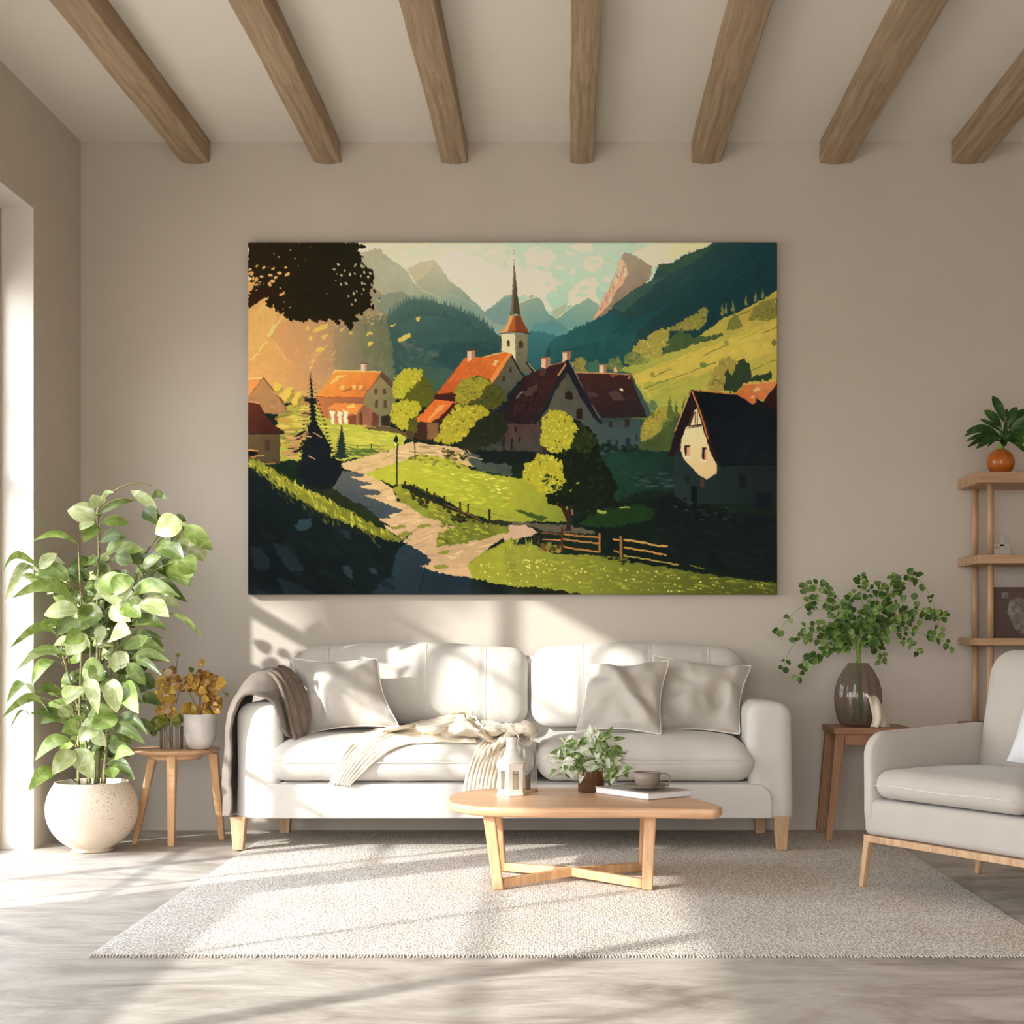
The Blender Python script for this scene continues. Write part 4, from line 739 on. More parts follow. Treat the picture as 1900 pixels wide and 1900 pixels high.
    dabs('3', [(40, 340), (240, 440), (560, 610), (960, 830), (1100, 905), (960, 890), (560, 730), (260, 550), (40, 400)], ['9a9634', '6a6c24', '848228', 'b0a83c'], 150, 1.6, 6, -.5, .5)
    dabs('3', [(60, 380), (300, 560), (560, 730), (960, 900), (940, 930), (560, 790), (260, 610), (60, 430)], ['2a3018', '4a4e20', '1a2218'], 90, 1.6, 6, -.5, .5)
    dabs('3', [(30, 450), (1000, 960), (1050, 1300), (30, 1300)], ['18221f', '101819', '141e18'], 90, 16, 6, .6, .4, alpha=.5)
    for pts, c in (([(370, 820), (400, 780), (480, 765), (492, 820), (430, 860), (390, 860)], '2a3a3e'), ([(50, 960), (130, 980), (190, 1060), (190, 1130), (80, 1120)], '1b2629'), ([(210, 940), (300, 960), (380, 1040), (440, 1140), (330, 1140), (250, 1020)], '1d282b'), ([(700, 1110), (740, 1100), (775, 1140), (770, 1200), (720, 1160)], '2a3336'), ([(890, 1120), (940, 1120), (965, 1165), (910, 1160)], '2a3336'), ([(240, 1180), (400, 1240), (540, 1310), (300, 1310)], '1a2225'), ([(680, 840), (760, 860), (770, 920), (720, 900)], '1a2a2e'), ([(935, 945), (975, 960), (970, 985)], '223034')):
        fill('3', pts, c, 1.5, tex=.06)
    line('3', [(1285, 1125), (1270, 1200), (1245, 1290)], 2, '10181b', .5)
    # lamp post and fences
    line('3', [(1088, 545), (1088, 290), (1095, 240)], 2.6, '17201a', .3); fill('3', [(1060, 215), (1085, 180), (1100, 215), (1088, 240)], '1a2018', .4); fill('3', [(1065, 230), (1082, 235), (1082, 268)], 'c9cf9a', .3); line('3', [(1083, 175), (1083, 215)], 1.6, '1a2018', .2); line('3', [(1100, 222), (1150, 222)], 1, '2c331c', .2)
    ell(*tile('3', [(1180, 175)])[0], 6.5, 9, '4a3822', -.4, 1)
    line('3', [(1145, 530), (1220, 580), (1300, 630), (1430, 690), (1540, 730), (1690, 795)], 2.2, '2f2616', .8); line('3', [(1150, 510), (1300, 590), (1460, 640), (1600, 690), (1900, 770)], .9, '6a6428', .3); line('3', [(1430, 670), (1600, 740), (1690, 790)], 1.6, '7c4a28', .6)
    dabs('3', [(1190, 590), (1320, 640), (1320, 700), (1200, 650)], ['2c2c18', '3e3c1c'], 20, 4, 3, .4, .6); dabs('3', [(1440, 700), (1700, 770), (1660, 800), (1460, 780)], ['2a2414', '3a3c1a'], 24, 5, 2.6, .3, .4)
    for x, y0, y1 in ((1145, 505, 560), (1210, 525, 590), (1300, 555, 660), (1353, 585, 650), (1423, 608, 705), (1533, 648, 710), (1590, 665, 730), (1740, 705, 800)): line('3', [(x, y0), (x, y1)], 3.4 if x < 1700 else 4.2, '332312', .4)
    fill('3', [(1760, 780), (1900, 790), (1900, 815), (1760, 810)], '2b2c1c', 1)
    line('4', [(200, 860), (195, 935)], 3.6, '33221a', .5); line('4', [(222, 870), (222, 930)], 2.4, '4a2c20', .4); line('4', [(240, 850), (380, 865)], 2.6, '6a4630', .8); line('4', [(245, 895), (375, 905)], 2.4, 'a87448', .8)
    dabs('4', [(210, 920), (380, 930), (380, 985), (220, 980)], ['5c4424', '6d6c2a', '3c3018', '8a7030'], 36, 4.5, 3, 0, .7)
    for y0, y1 in ((865, 885), (900, 925), (950, 985)): line('4', [(380, y0-5), (490, (y0+y1)/2-2), (640, y1)], 3.2, 'a8703c', .7)
    line('4', [(383, 815), (383, 990)], 4.4, '4a2a1e', .5); line('4', [(643, 855), (643, 990)], 3.8, '9c6236', .4); line('4', [(479, 850), (470, 880)], 3.2, '6a4630', .5)
    line('4', [(790, 875), (792, 1045)], 5, '8a5a34', .5); line('4', [(735, 895), (785, 905)], 3, 'b88448', .6); line('4', [(810, 900), (950, 920), (1060, 945), (1115, 943)], 3.6, 'b78a48', .7); line('4', [(810, 955), (950, 975), (1110, 1008)], 3.4, 'b3803f', .7); line('4', [(810, 1010), (960, 1035), (1190, 1075)], 2.6, '9c8a40', .8); line('4', [(1270, 1075), (1370, 1105)], 1.8, '7c7030', .8); line('4', [(740, 975), (780, 990)], 2.6, 'a07444', .5)
    dabs('4', [(640, 1000), (860, 1040), (860, 1080), (640, 1030)], ['1e2814', '4a5020', '6c6c28'], 26, 5, 2.2, .1, .6)
    dabs('4', [(0, 900), (180, 900), (180, 960), (0, 960)], ['8f9030', '6c7028', '9c9c38'], 26, 1.4, 5, .2, .5)
    # the warm haze of the picture's own evening light
    gx = (np.arange(Wp)[None, :]+.5)/SS+X0; gy = (np.arange(Hp)[:, None]+.5)/SS+Y0
    for cx, cy, sx, sy, c, a in ((470, 640, 170, 130, 'f0b060', .34), (960, 480, 300, 60, 'f6efc8', .34), (640, 830, 160, 60, 'e0c060', .18), (850, 900, 170, 60, 'd2c43c', .20), (1320, 680, 150, 60, 'e0c458', .22), (1060, 1050, 200, 40, 'a8a030', .12), (720, 560, 160, 70, 'c8b88a', .2)):
        lum = np.clip(img.mean(-1, keepdims=True)/110, 0, 1)**2; f = (a*np.exp(-((gx-cx)/sx)**2-((gy-cy)/sy)**2))[..., None]*lum
        img[:] = img*(1-f)+hx(c)*f
    img[:] = np.minimum(255, img*np.array([1.17, 1.21, 1.26], np.float32)*(1-.16*np.exp(-img.mean(-1, keepdims=True)/26)))
    # brushwork
    img[:] = img*(1+.007*N[2.5][2][..., None]+.005*N[5][2][..., None])
    out = img.reshape(Hp//SS, SS, Wp//SS, SS, 3).mean((1, 3))
    return np.clip(out/255.0, 0, 1)
SUN_E = 6.4; SKY_E = 8.8; EXPO = .12
# ============================================================ the room
D = 6.903; XL = -2.219; ZC = 3.148; XR = 3.3; YB = -2.2
WT = .30                                                     # wall thickness
DOOR = (4.42, 6.295, 0.0, 2.674)                             # glazed door opening: y0, y1, z0, z1
WIN2 = (-.6, 4.30, .66, 1.66)
mb = MB(); box(mb, (XL-WT-.2, YB, -.06), (XR, D+.2, 0))
def floormat():
    m, nt, b, o = newmat('pale_stone_floor'); v = coords(nt, (1, 2.2, 1)); f = noi(nt, v, 2.0, 9, 1.2, .66)
    col = ramp(nt, f, [(.3, '8c8278'), (.44, 'b0a79d'), (.6, 'ccc5bc'), (.75, 'b9b1a7')])
    g = noi(nt, coords(nt, (1, 4, 1)), 7, 7, 1.2, .7)
    mx = nt.nodes.new('ShaderNodeMixRGB'); mx.blend_type = 'MULTIPLY'; mx.inputs[0].default_value = .32
    nt.links.new(col, mx.inputs[1]); nt.links.new(ramp(nt, g, [(.35, 'c9c0b6'), (.62, 'ffffff')]), mx.inputs[2])
    nt.links.new(mx.outputs[0], b.inputs['Base Color']); b.inputs['Roughness'].default_value = .5
    bump(nt, b, g, .12, .002); return m
obj('floor', mb, floormat(), None, 'structure')
mb = MB(); box(mb, (XL-WT, YB, ZC), (XR, D+.2, ZC+.1)); obj('ceiling', mb, M['ceil'], None, 'structure')
mb = MB(); box(mb, (XL, D, 0), (XR, D+.2, ZC)); obj('wall_back', mb, M['wall'], None, 'structure')
mb = MB(); box(mb, (XR, YB, 0), (XR+.2, D+.2, ZC)); obj('wall_right', mb, M['wall'], None, 'structure')
# left wall with the openings cut out
def lwall():
    mb = MB(); xo = XL-WT; y = YB
    for (a, b, z0, z1) in (WIN2, DOOR):
        box(mb, (xo, y, 0), (XL, a, ZC))
        if z0 > 0: box(mb, (xo, a, 0), (XL, b, z0))
        box(mb, (xo, a, z1), (XL, b, ZC)); y = b
    box(mb, (xo, y, 0), (XL, D, ZC)); return mb
obj('wall_left', lwall(), M['wall'], None, 'structure')
# plastered reveal of the glazed door, lighter than the wall
mb = MB(); y0, y1, z0, z1 = DOOR
box(mb, (XL-.14, y1-.004, 0), (XL-.0005, y1-.0005, z1)); box(mb, (XL-.14, y0, z1-.004), (XL-.0005, y1, z1-.0005)); box(mb, (XL-.14, y0+.0005, 0), (XL-.0005, y0+.004, z1))
obj('trim_1', mb, M['reveal'], None, 'structure')
def glazing(name, op, x, bars_y, bars_z, st=.035, head=None, paned=True, t=.05):
    y0, y1, z0, z1 = op; zt = head or z1-st
    fr = MB()
    box(fr, (x-t, y0+.001, z0), (x, y0+st, z1-.001)); box(fr, (x-t, y1-st, z0), (x, y1-.005, z1-.001)); box(fr, (x-t, y0+st, z0), (x, y1-st, z0+st)); box(fr, (x-t, y0+st, zt), (x, y1-st, z1-.005))
    for (y, w) in bars_y: box(fr, (x-t*.8, y-w/2, z0+st), (x-t*.2, y+w/2, zt))
    for (z, w) in bars_z: box(fr, (x-t*.8, y0+st, z-w/2), (x-t*.2, y1-st, z+w/2))
    f = obj(name, fr, M['frame'], None, 'structure')
    g = MB(); box(g, (x-t*.5-.003, y0+st, z0+st), (x-t*.5+.003, y1-st, zt)); obj('pane', g, M['pane'], f)
    return f
glazing('window_1', DOOR, -2.352, [(5.25, .07), (4.7, .022), (5.82, .022)], [(1.54, .055), (1.89, .016), (.93, .02), (.45, .02)], .034, 2.34)
glazing('window_2', WIN2, -2.352, [(2.3, .09), (.9, .07), (3.2, .018), (1.6, .018)], [(1.22, .018)], .05)
# unseen rear wall; its wide opening is added and sized for fill light
mb = MB(); box(mb, (XL-WT, YB-.2, 0), (-1.9, YB, ZC)); box(mb, (1.2, YB-.2, 0), (XR+.2, YB, ZC)); box(mb, (-1.9, YB-.2, 2.6), (1.2, YB, ZC)); obj('wall_rear', mb, M['wall'], None, 'structure')
# lean-to awning outside the low windows
# ------------------------------------------------------------ ceiling beams
bx = [(337, 391), (583.6, 633), (819.6, 868), (1057.7, 1100), (1282.6, 1336.6), (1520, 1579), (1764, 1824)]
names = ['first oak ceiling beam from the left, nearest the glazed door wall', 'second oak ceiling beam from the left, above the dark tree of the picture', 'third oak ceiling beam from the left, with a dark oval knot, above the picture sky',
         'oak ceiling beam in the middle, seen straight on, right of the church spire', 'oak ceiling beam just right of the middle one, above the dark mountain in the picture', 'second oak ceiling beam from the right, beyond the right end of the picture', 'rightmost oak ceiling beam, above the shelf unit and cut by the photo edge']
for i, (a, b) in enumerate(bx):
    x0, x1 = (a-1050)*D/F, (b-1050)*D/F; zb = .9+(1175-305)*D/F; ymin = .5; ny = 60; vs = []; fs = []
    ring = [(0, 0), (.33, 0), (.66, 0), (1, 0), (1, .5), (1, 1), (0, 1), (0, .5)]
    for k in range(ny+1):
        y = ymin+(D-.001-ymin)*k/ny
        for (u, w) in ring:
            q = Vector((x0+u*.2+i*3, y*1.5, w)); e = noise.noise(q)*.006+noise.noise(q*5)*.003
            x = x0+(x1-x0)*u+(e if u in (0, 1) else 0); z = zb+(ZC-zb)*w
            if w == 0: z += abs(noise.noise(q*3))*.006+(.006 if u in (0, 1) else 0)
            vs.append((x, y, z))
    for k in range(ny):
        for j in range(8): fs.append((k*8+j, k*8+(j+1) % 8, (k+1)*8+(j+1) % 8, (k+1)*8+j))
    fs.append(tuple(range(7, -1, -1))); fs.append(tuple(ny*8+j for j in range(8)))
    mb = MB(); mb.add(vs, fs, 0, None, False)
    tag(obj('ceiling_beam', mb, M['beam'], None, None, .004), names[i], 'beam', 'oak beams across the ceiling')
# ------------------------------------------------------------ canvas picture
def canvas():
    A = make_painting(); H, W, _ = A.shape; d = 6.862
    x0, x1 = (460-1050)*d/F, (1442-1050)*d/F; z1, z0 = .9+(1175-450)*d/F, .9+(1175-1103)*d/F
    back = D-.001; o = thing('canvas_picture', 'large canvas print of an alpine village with a church spire, hung above the sofa', 'picture', ((x0+x1)/2, back, z0))
    loc = o.location; me = bpy.data.meshes.new('printed_canvas'); n = (H+2)*(W+2)
    xs = np.concatenate([[x0], np.linspace(x0+.002, x1-.002, W), [x1]])-loc.x; zs = np.concatenate([[z1], np.linspace(z1-.002, z0+.002, H), [z0]])-loc.z
    co = np.zeros((H+2, W+2, 3), np.float32); co[..., 0] = xs[None]; co[..., 2] = zs[:, None]; co[..., 1] = d-loc.y
    co[0, :, 1] = co[-1, :, 1] = (d+.003)-loc.y; co[:, 0, 1] = co[:, -1, 1] = (d+.003)-loc.y
    me.vertices.add(n); me.vertices.foreach_set('co', co.ravel())
    idx = np.arange(n).reshape(H+2, W+2); q = np.stack([idx[:-1, :-1], idx[1:, :-1], idx[1:, 1:], idx[:-1, 1:]], -1).reshape(-1, 4)
    me.loops.add(q.size); me.polygons.add(len(q)); me.loops.foreach_set('vertex_index', q.ravel().astype(np.int32))
    me.polygons.foreach_set('loop_start', np.arange(0, q.size, 4, dtype=np.int32)); me.polygons.foreach_set('loop_total', np.full(len(q), 4, np.int32))
    me.update(calc_edges=True)
    L = np.where(A <= .04045, A/12.92, ((A+.055)/1.055)**2.4)
    Lp = np.ones((H+2, W+2, 4), np.float32); Lp[1:-1, 1:-1, :3] = L; Lp[0] = Lp[1]; Lp[-1] = Lp[-2]; Lp[:, 0] = Lp[:, 1]; Lp[:, -1] = Lp[:, -2]
    at = me.color_attributes.new('print', 'FLOAT_COLOR', 'POINT'); at.data.foreach_set('color', Lp.ravel())
    m, nt, b, out = newmat('canvas_print'); an = nt.nodes.new('ShaderNodeAttribute'); an.attribute_name = 'print'
    nt.links.new(an.outputs['Color'], b.inputs['Base Color']); b.inputs['Roughness'].default_value = .85; b.inputs['Specular IOR Level'].default_value = .12
    me.materials.append(m); f = bpy.data.objects.new('printed_canvas', me); C.objects.link(f); f.parent = o
    mb = MB(); box(mb, (x0+.0005, d+.003, z0+.0005), (x1-.0005, back, z1-.0005))
    obj('stretcher_frame', mb, plain('canvas_edge', '3b3a30', '2a2c26', .9, 8), o)
canvas()
# ------------------------------------------------------------ rug
def rugmat():
    m, nt, b, o = newmat('nubby_rug'); v = coords(nt, (1, .8, 1)); vo = nt.nodes.new('ShaderNodeTexVoronoi'); vo.inputs['Scale'].default_value = 120
    nt.links.new(v, vo.inputs['Vector']); vo.inputs['Randomness'].default_value = .75
    c1 = ramp(nt, vo.outputs['Distance'], [(.25, 'efebe6'), (.8, 'aea69d')])  # darker yarn, plus shade in the crevices put into the pile colour
    c2 = ramp(nt, noi(nt, v, 3, 5), [(.3, 'f0e9e0'), (.7, 'ffffff')])
    mx = nt.nodes.new('ShaderNodeMixRGB'); mx.blend_type = 'MULTIPLY'; mx.inputs[0].default_value = 1
    nt.links.new(c1, mx.inputs[1]); nt.links.new(c2, mx.inputs[2]); nt.links.new(mx.outputs[0], b.inputs['Base Color'])
    b.inputs['Roughness'].default_value = .98
    inv = nt.nodes.new('ShaderNodeMath'); inv.operation = 'SUBTRACT'; inv.inputs[0].default_value = 1; nt.links.new(vo.outputs['Distance'], inv.inputs[1])
    bump(nt, b, inv.outputs[0], .42, .006); return m
mb = MB(); yf, yb = 4.2, 6.80
nx, ny = 90, 80; vs = []; fs = []
for i in range(nx+1):
    for j in range(ny+1):
        u, v = i/nx, j/ny; e = min(u, 1-u)*2.7 < .02 or min(v, 1-v)*2.6 < .02
        x = -1.33+2.735*u+(noise.noise(Vector((0, v*40, 3)))*.004 if i in (0, nx) else 0)
        vs.append((x, yf+(yb-yf)*v, .006 if not e else .004))
for i in range(nx):
    for j in range(ny): a = i*(ny+1)+j; fs.append((a, a+ny+1, a+ny+2, a+1))
mb.add(vs, fs); box(mb, (-1.325, yf+.003, .0005), (1.40, yb-.003, .004))
rug = thing('area_rug', 'large pale grey nubby woven rug under the sofa and coffee table', 'rug', (.03, 5.5, 0))
obj('woven_pile', mb, rugmat(), rug)
fr = MB()
for k in range(300):
    x = -1.32+2.71*k/299; tube(fr, [(x, yf+.006, .004), (x+random.uniform(-.002, .002), yf-.006, .0035), (x+random.uniform(-.004, .004), yf-.016-random.random()*.006, .0022)], .0022, 5)
ff = obj('fringe', fr, plain('rug_fringe', 'd6cdc2', 'c9bfb2', .95, 40), rug); ff['kind'] = 'stuff'
# ============================================================ sofa
RZ = .006
sofa = thing('sofa', 'long cream linen two-seat sofa with light oak legs, below the picture', 'sofa', (-.212, 6.5, RZ))
XA0, XA1 = -1.36, .9356
def ns(p, s, a): return noise.noise(Vector(p)*s)*a
mb = MB()
softbox(mb, (XA0+.1, 6.235, .14), (XA1-.1, 6.83, .285), .02, 30)
def pdef(u, v, w, p): return p
mb2 = MB()      # front rail with rounded upper corners
out = []; x0, x1, z0, z1, r = (472-1050)/451, (1433-1050)/451, .138, (1175-1455)/451+.9, .07
for k in range(9): a = math.pi/2*k/8; out.append((x0+r-r*math.cos(a), z1-r+r*math.sin(a)))
for k in range(9): a = math.pi/2*k/8; out.append((x1-r+r*math.sin(a), z1-r+r*math.cos(a)))
out = [(x0, z0)]+out+[(x1, z0)]
hexa(mb, [(x, 6.205, z) for x, z in out], [(x, 6.245, z) for x, z in out])
bs = obj('base', mb, M['sofa'], sofa, None, .006)
for side in (0, 1):
    mb = MB(); zt = .616
    lo = (XA0, 6.215, .07) if side == 0 else (XA1-.19, 6.215, .07); hi = (XA0+.19, 6.85, zt) if side == 0 else (XA1, 6.85, zt)
    def ad(u, v, w, p, side=side):
        q = p.copy(); s = 1 if side else -1
        inner = (1-u*s)/2                                # 1 at the inner face
        q.x += s*inner*(.055*max(0, -w)**1.0)            # narrows towards the foot
        q.x += ns(q+Vector((side, 0, 0)), 5, .004); q.z += ns(q, 4, .004)-.008*max(0, w)*(u*s if u*s > 0 else 0)
        q.z = max(q.z, .14-(.07+.616)/2)                 # flat underside
        return q
    softbox(mb, lo, hi, (.055, .035, .06), 22, ad); obj('armrest', mb, M['sofa'], sofa)
mb = MB(); softbox(mb, (XA0+.12, 6.74, .28), (XA1-.13, 6.87, .80), .04, 26); obj('back_frame', mb, M['sofa'], sofa)
def tleg(x, y, z0, z1, tw, bw, dx=0, dy=0):
    mb = MB(); a = [(x-tw, y-tw, z1), (x+tw, y-tw, z1), (x+tw, y+tw, z1), (x-tw, y+tw, z1)]; b = [(x+dx-bw, y+dy-bw, z0), (x+dx+bw, y+dy-bw, z0), (x+dx+bw, y+dy+bw, z0), (x+dx-bw, y+dy+bw, z0)]
    return hexa(mb, b, a)
for (a, b, y, s) in ((444, 443, 6.24, 1), (1449, 1450, 6.24, 1), (529, 529, 6.76, 1), (1410, 1410, 6.76, 1)):
    x = (a-1050)*y/F; xb = (b-1050)*y/F; obj('leg', tleg(x, y, RZ, .145, .032, .021, xb-x), M['oak'], sofa, None, .003)
seats = []
for (x0, x1, sd) in ((-1.247, -.132, 0), (-.124, .787, 1)):
    mb = MB()
    def sd_(u, v, w, p, sd=sd):
        q = p.copy(); top = max(0, w)
        q.z += .022*(1-u*u)*(1-v*v)*top-.004
        q.z -= .028*top*max(0, -v)**3                    # falls off to the front edge
        q.z += ns(q+Vector((sd*5, 0, 0)), 3.2, .012)*top+ns(q, 11, .0025)
        out = (-u if sd == 0 else u)
        if out > .75: q.z -= top*.05*((out-.75)/.25)**2
        q.y += .006*math.exp(-(w/.05)**2)*(-v if v < -.9 else 0)+ns(q, 6, .004)
        return q
    softbox(mb, (x0, 6.165, .292), (x1, 6.72, .468), (.09, .09, .085), 30, sd_); o = obj('seat_cushion', mb, M['sofac'], sofa); seats.append(mb)
    pp = MB(); xs = [x0+.09+(x1-x0-.18)*k/30 for k in range(31)]
    tube(pp, [(x, 6.1615+ns((x, 6.16, .37), 6, .003), .372+ns((x, 0, 0), 4, .003)) for x in xs], .0022, 6); obj('seam', pp, M['pipe'], o)
backs = []
for (x0, x1, seams, sd) in ((-1.197, -.168, (603, 788, 900), 0), (-.156, .788, (1083, 1207, 1319), 1)):
    mb = MB(); sx = [(s-1050)*6.6/F for s in seams]; c = (x0+x1)/2
    def bd(u, v, w, p, sx=sx, c=c, sd=sd):
        q = p.copy(); fr = max(0, -v)
        q.y -= .03*(1-u*u)*(1-w*w)*fr
        for s in sx: q.y += .012*math.exp(-((q.x+c-s)/.010)**2)*fr
        q.y += (ns(q+Vector((sd*7, 0, 0)), 4, .012)+ns(q, 13, .004))*fr
        q.y += (w+1)*.03                                   # leans back
        q.z += .006*math.cos(u*3)-.012*u*u*max(0, w)+ns(q, 3, .006)
        return q
    softbox(mb, (x0, 6.62, .49), (x1, 6.76, .855), (.085, .065, .085), 40, bd); o = obj('back_cushion', mb, M['sofac'], sofa); backs.append(mb)
    bvh = BVHTree.FromPolygons([Vector(v) for v in mb.v], mb.f)
    for s in sx:
        pts = []
        for k in range(25):
            z = .50+.35*k/24; h = bvh.ray_cast(Vector((s, 5, z)), Vector((0, 1, 0)))[0]
            if h: pts.append(h+Vector((0, -.0005, 0)))
        if len(pts) > 3: pp = MB(); tube(pp, pts, .0026, 6); obj('seam', pp, M['pipe'], o)
SEAT = [BVHTree.FromPolygons([Vector(v) for v in m.v], m.f) for m in seats+backs]
cam0 = Vector((0, 0, .9))
def hit(px, py, off=.012, dmax=6.205, trees=None):
    d = P(px, py, 1)-cam0; best = None
    for b in (trees or SEAT):
        h = b.ray_cast(cam0, d.normalized())
        if h[0] and (best is None or h[0].y < best.y): best = h[0]
    if best is None or best.y > 6.9: best = P(px, py, dmax)
    return best+(cam0-best).normalized()*off
# throw pillows
def add_pillow(c4, th, label, seed, crease=None, mat='pillow', piping=None):
    z = min(Vector(c).z for c in c4); mid = sum((Vector(c) for c in c4), Vector())/4
    t = thing('throw_pillow', label, 'pillow', (mid.x, mid.y, z), 'throw pillows on the sofa')
    mb = MB(); e = pillow(mb, c4, th, 40, .016, seed, crease); obj('pillow_body', mb, M[mat], t)
    pb = MB(); tube(pb, e, .0035, 6); obj('piping', pb, M['pipe'], t)
add_pillow([P(541, 1222, 6.56), P(699, 1222, 6.50), P(740, 1348, 6.34), P(561, 1362, 6.42)], .17, 'cream square throw pillow leaning on the left end of the sofa, beside the grey blanket', 1,
           lambda u, v: .022*math.exp(-((u-.38)/.10)**2-((v-.72)/.22)**2)-.02*math.exp(-((u-.26)/.07)**2-((v-.6)/.25)**2)+.018*math.exp(-((u-.45)/.3)**2-((v-.3)/.2)**2))
add_pillow([P(1212, 1216, 6.60), P(1393, 1236, 6.55), P(1372, 1362, 6.40), P(1206, 1358, 6.46)], .17, 'crumpled light taupe throw pillow with pinched side, at the right end of the sofa', 2,
           lambda u, v: -.055*math.exp(-((u-.72)/.10)**2-((v-.62)/.22)**2)+.02*math.exp(-((u-.88)/.08)**2-((v-.35)/.3)**2)+.02*math.exp(-((u-.3)/.2)**2-((v-.6)/.35)**2))
add_pillow([P(1086, 1232, 6.55), P(1242, 1226, 6.48), P(1226, 1362, 6.28), P(1070, 1356, 6.34)], .16, 'taupe throw pillow in front of the crumpled one, right half of the sofa', 3,
           lambda u, v: .02*math.exp(-((u-v*.7-.2)/.12)**2)-.015*math.exp(-((u-v*.7-.42)/.10)**2))
# grey blanket over the left arm
def rows_px(rows): return [[P(*p) for p in r] for r in rows]
bl = thing('wool_blanket', 'dark grey wool blanket draped over the left arm of the sofa', 'blanket', P(440, 1515, 6.3))
mb = MB()
def gd(u, v, p): return ns(p, 9, .010)+ns(p, 24, .003)+.006*math.sin(v*19+u*3)
patch(mb, rows_px([
    [(520, 1352, 6.19), (512, 1322, 6.19), (500, 1300, 6.17), (468, 1290, 6.17), (444, 1300, 6.17), (432, 1330, 6.17), (429, 1390, 6.18), (427, 1450, 6.18), (427, 1514, 6.18)],
    [(540, 1366, 6.25), (530, 1325, 6.25), (512, 1282, 6.25), (482, 1262, 6.25), (456, 1276, 6.25), (430, 1316, 6.25), (422, 1390, 6.25), (420, 1450, 6.25), (419, 1514, 6.25)],
    [(556, 1372, 6.33), (542, 1318, 6.33), (520, 1264, 6.34), (494, 1246, 6.34), (468, 1258, 6.34), (438, 1300, 6.34), (431, 1390, 6.34), (428, 1450, 6.34), (427, 1512, 6.34)],
    [(562, 1362, 6.45), (552, 1312, 6.45), (532, 1262, 6.46), (508, 1243, 6.46), (482, 1252, 6.46), (452, 1290, 6.46), (440, 1390, 6.46), (436, 1450, 6.46), (436, 1508, 6.46)],
    [(566, 1350, 6.58), (558, 1305, 6.58), (542, 1262, 6.58), (518, 1246, 6.58), (492, 1254, 6.58), (466, 1290, 6.58), (452, 1390, 6.58), (450, 1450, 6.58), (449, 1500, 6.58)]]), 70, 34, gd)
obj('blanket_cloth', mb, M['grey'], bl, None, 0, 0, .014)
mb = MB()
patch(mb, rows_px([
    [(548, 1376, 6.24), (536, 1340, 6.23), (528, 1300, 6.24), (514, 1262, 6.27), (500, 1246, 6.30)],
    [(560, 1370, 6.28), (556, 1330, 6.28), (546, 1290, 6.30), (530, 1256, 6.33), (512, 1240, 6.36)],
    [(568, 1362, 6.34), (572, 1330, 6.36), (562, 1290, 6.38), (542, 1252, 6.42), (518, 1238, 6.46)]]), 40, 16, gd)
obj('folded_end', mb, plain('grey_wool_inside', '6f6258', '857668', .98, 30, .8, .004, 160), bl, None, 0, 0, .016)
# cream knitted throw
th = thing('knitted_throw', 'cream ribbed knitted throw crumpled over the front of the left seat cushion', 'throw', P(800, 1460, 6.14))
def rib(nr, a): return lambda u, v, p: a*abs(math.sin(v*math.pi*nr))+ns(p, 14, .006)+ns(p, 40, .003)
def hrow(pts, off=.012): return [hit(x, y, o if o is not None else off) for (x, y, o) in [(q+(None,))[:3] for q in pts]]
mb = MB()
patch(mb, [hrow([(850, 1322, .05), (805, 1337, .035), (740, 1346), (690, 1356), (650, 1384), (630, 1412), (616, 1448)]),
           hrow([(862, 1340, .05), (812, 1350, .035), (745, 1356), (700, 1368), (662, 1396), (640, 1424), (626, 1452)]),
           hrow([(876, 1358, .045), (822, 1362, .03), (756, 1366), (712, 1380), (676, 1406), (654, 1430), (638, 1455)]),
           hrow([(884, 1378, .03), (832, 1378, .02), (768, 1380), (726, 1392), (692, 1416), (668, 1438), (650, 1456)])], 90, 56, rib(9, .007))
obj('ribbed_strip', mb, M['knit'], th, None, 0, 0, .006)
mb = MB()
patch(mb, [hrow([(902, 1366, .02), (886, 1388, .02), (874, 1412, .018), (865, 1440, .02), (860, 1468, .03)]),
           hrow([(930, 1362, .03), (906, 1390, .024), (892, 1414, .02), (884, 1440, .022), (880, 1468, .03)]),
           hrow([(955, 1352, .05), (930, 1380, .034), (912, 1412, .024), (904, 1440, .024), (900, 1468, .03)]),
           hrow([(982, 1346, .06), (958, 1366, .05), (938, 1400, .03), (926, 1436, .026), (920, 1468, .03)]),
           hrow([(992, 1360, .04), (978, 1378, .04), (960, 1410, .03), (948, 1440, .026), (940, 1466, .03)])], 60, 80, rib(11, .008))
obj('hanging_end', mb, M['knit'], th, None, 0, 0, .006)
mb = MB()
def crum(u, v, p): return ns(p, 11, .022)+ns(p, 26, .008)+.004*abs(math.sin(v*40))
patch(mb, [hrow([(802, 1344, .01), (822, 1330, .04), (845, 1316, .07), (872, 1320, .07), (886, 1338, .05), (930, 1346, .04), (975, 1344, .05), (990, 1352, .03)]),
           hrow([(800, 1352, .02), (826, 1340, .06), (852, 1328, .09), (880, 1336, .09), (905, 1352, .06), (940, 1354, .07), (972, 1352, .08), (994, 1364, .04)]),
           hrow([(815, 1360, .02), (842, 1352, .05), (868, 1348, .07), (892, 1356, .06), (912, 1366, .04), (940, 1364, .06), (962, 1362, .07), (990, 1376, .03)]),
           hrow([(830, 1370, .01), (858, 1366, .02), (880, 1366, .03), (900, 1372, .02), (915, 1378, .02), (935, 1374, .03), (955, 1374, .03), (980, 1386, .02)])], 80, 36, crum)
obj('crumpled_middle', mb, M['knit'], th, None, 0, 0, .006)
mb = MB()
for k in range(26):
    x = 614+38*k/25; p = hit(x, 1446+k*.3, .012); q = hit(x-4+random.uniform(-3, 3), 1452+random.uniform(0, 5), .014)
    tube(mb, [p, (p+q)/2+Vector((0, -.003, 0)), q], .0022, 5)
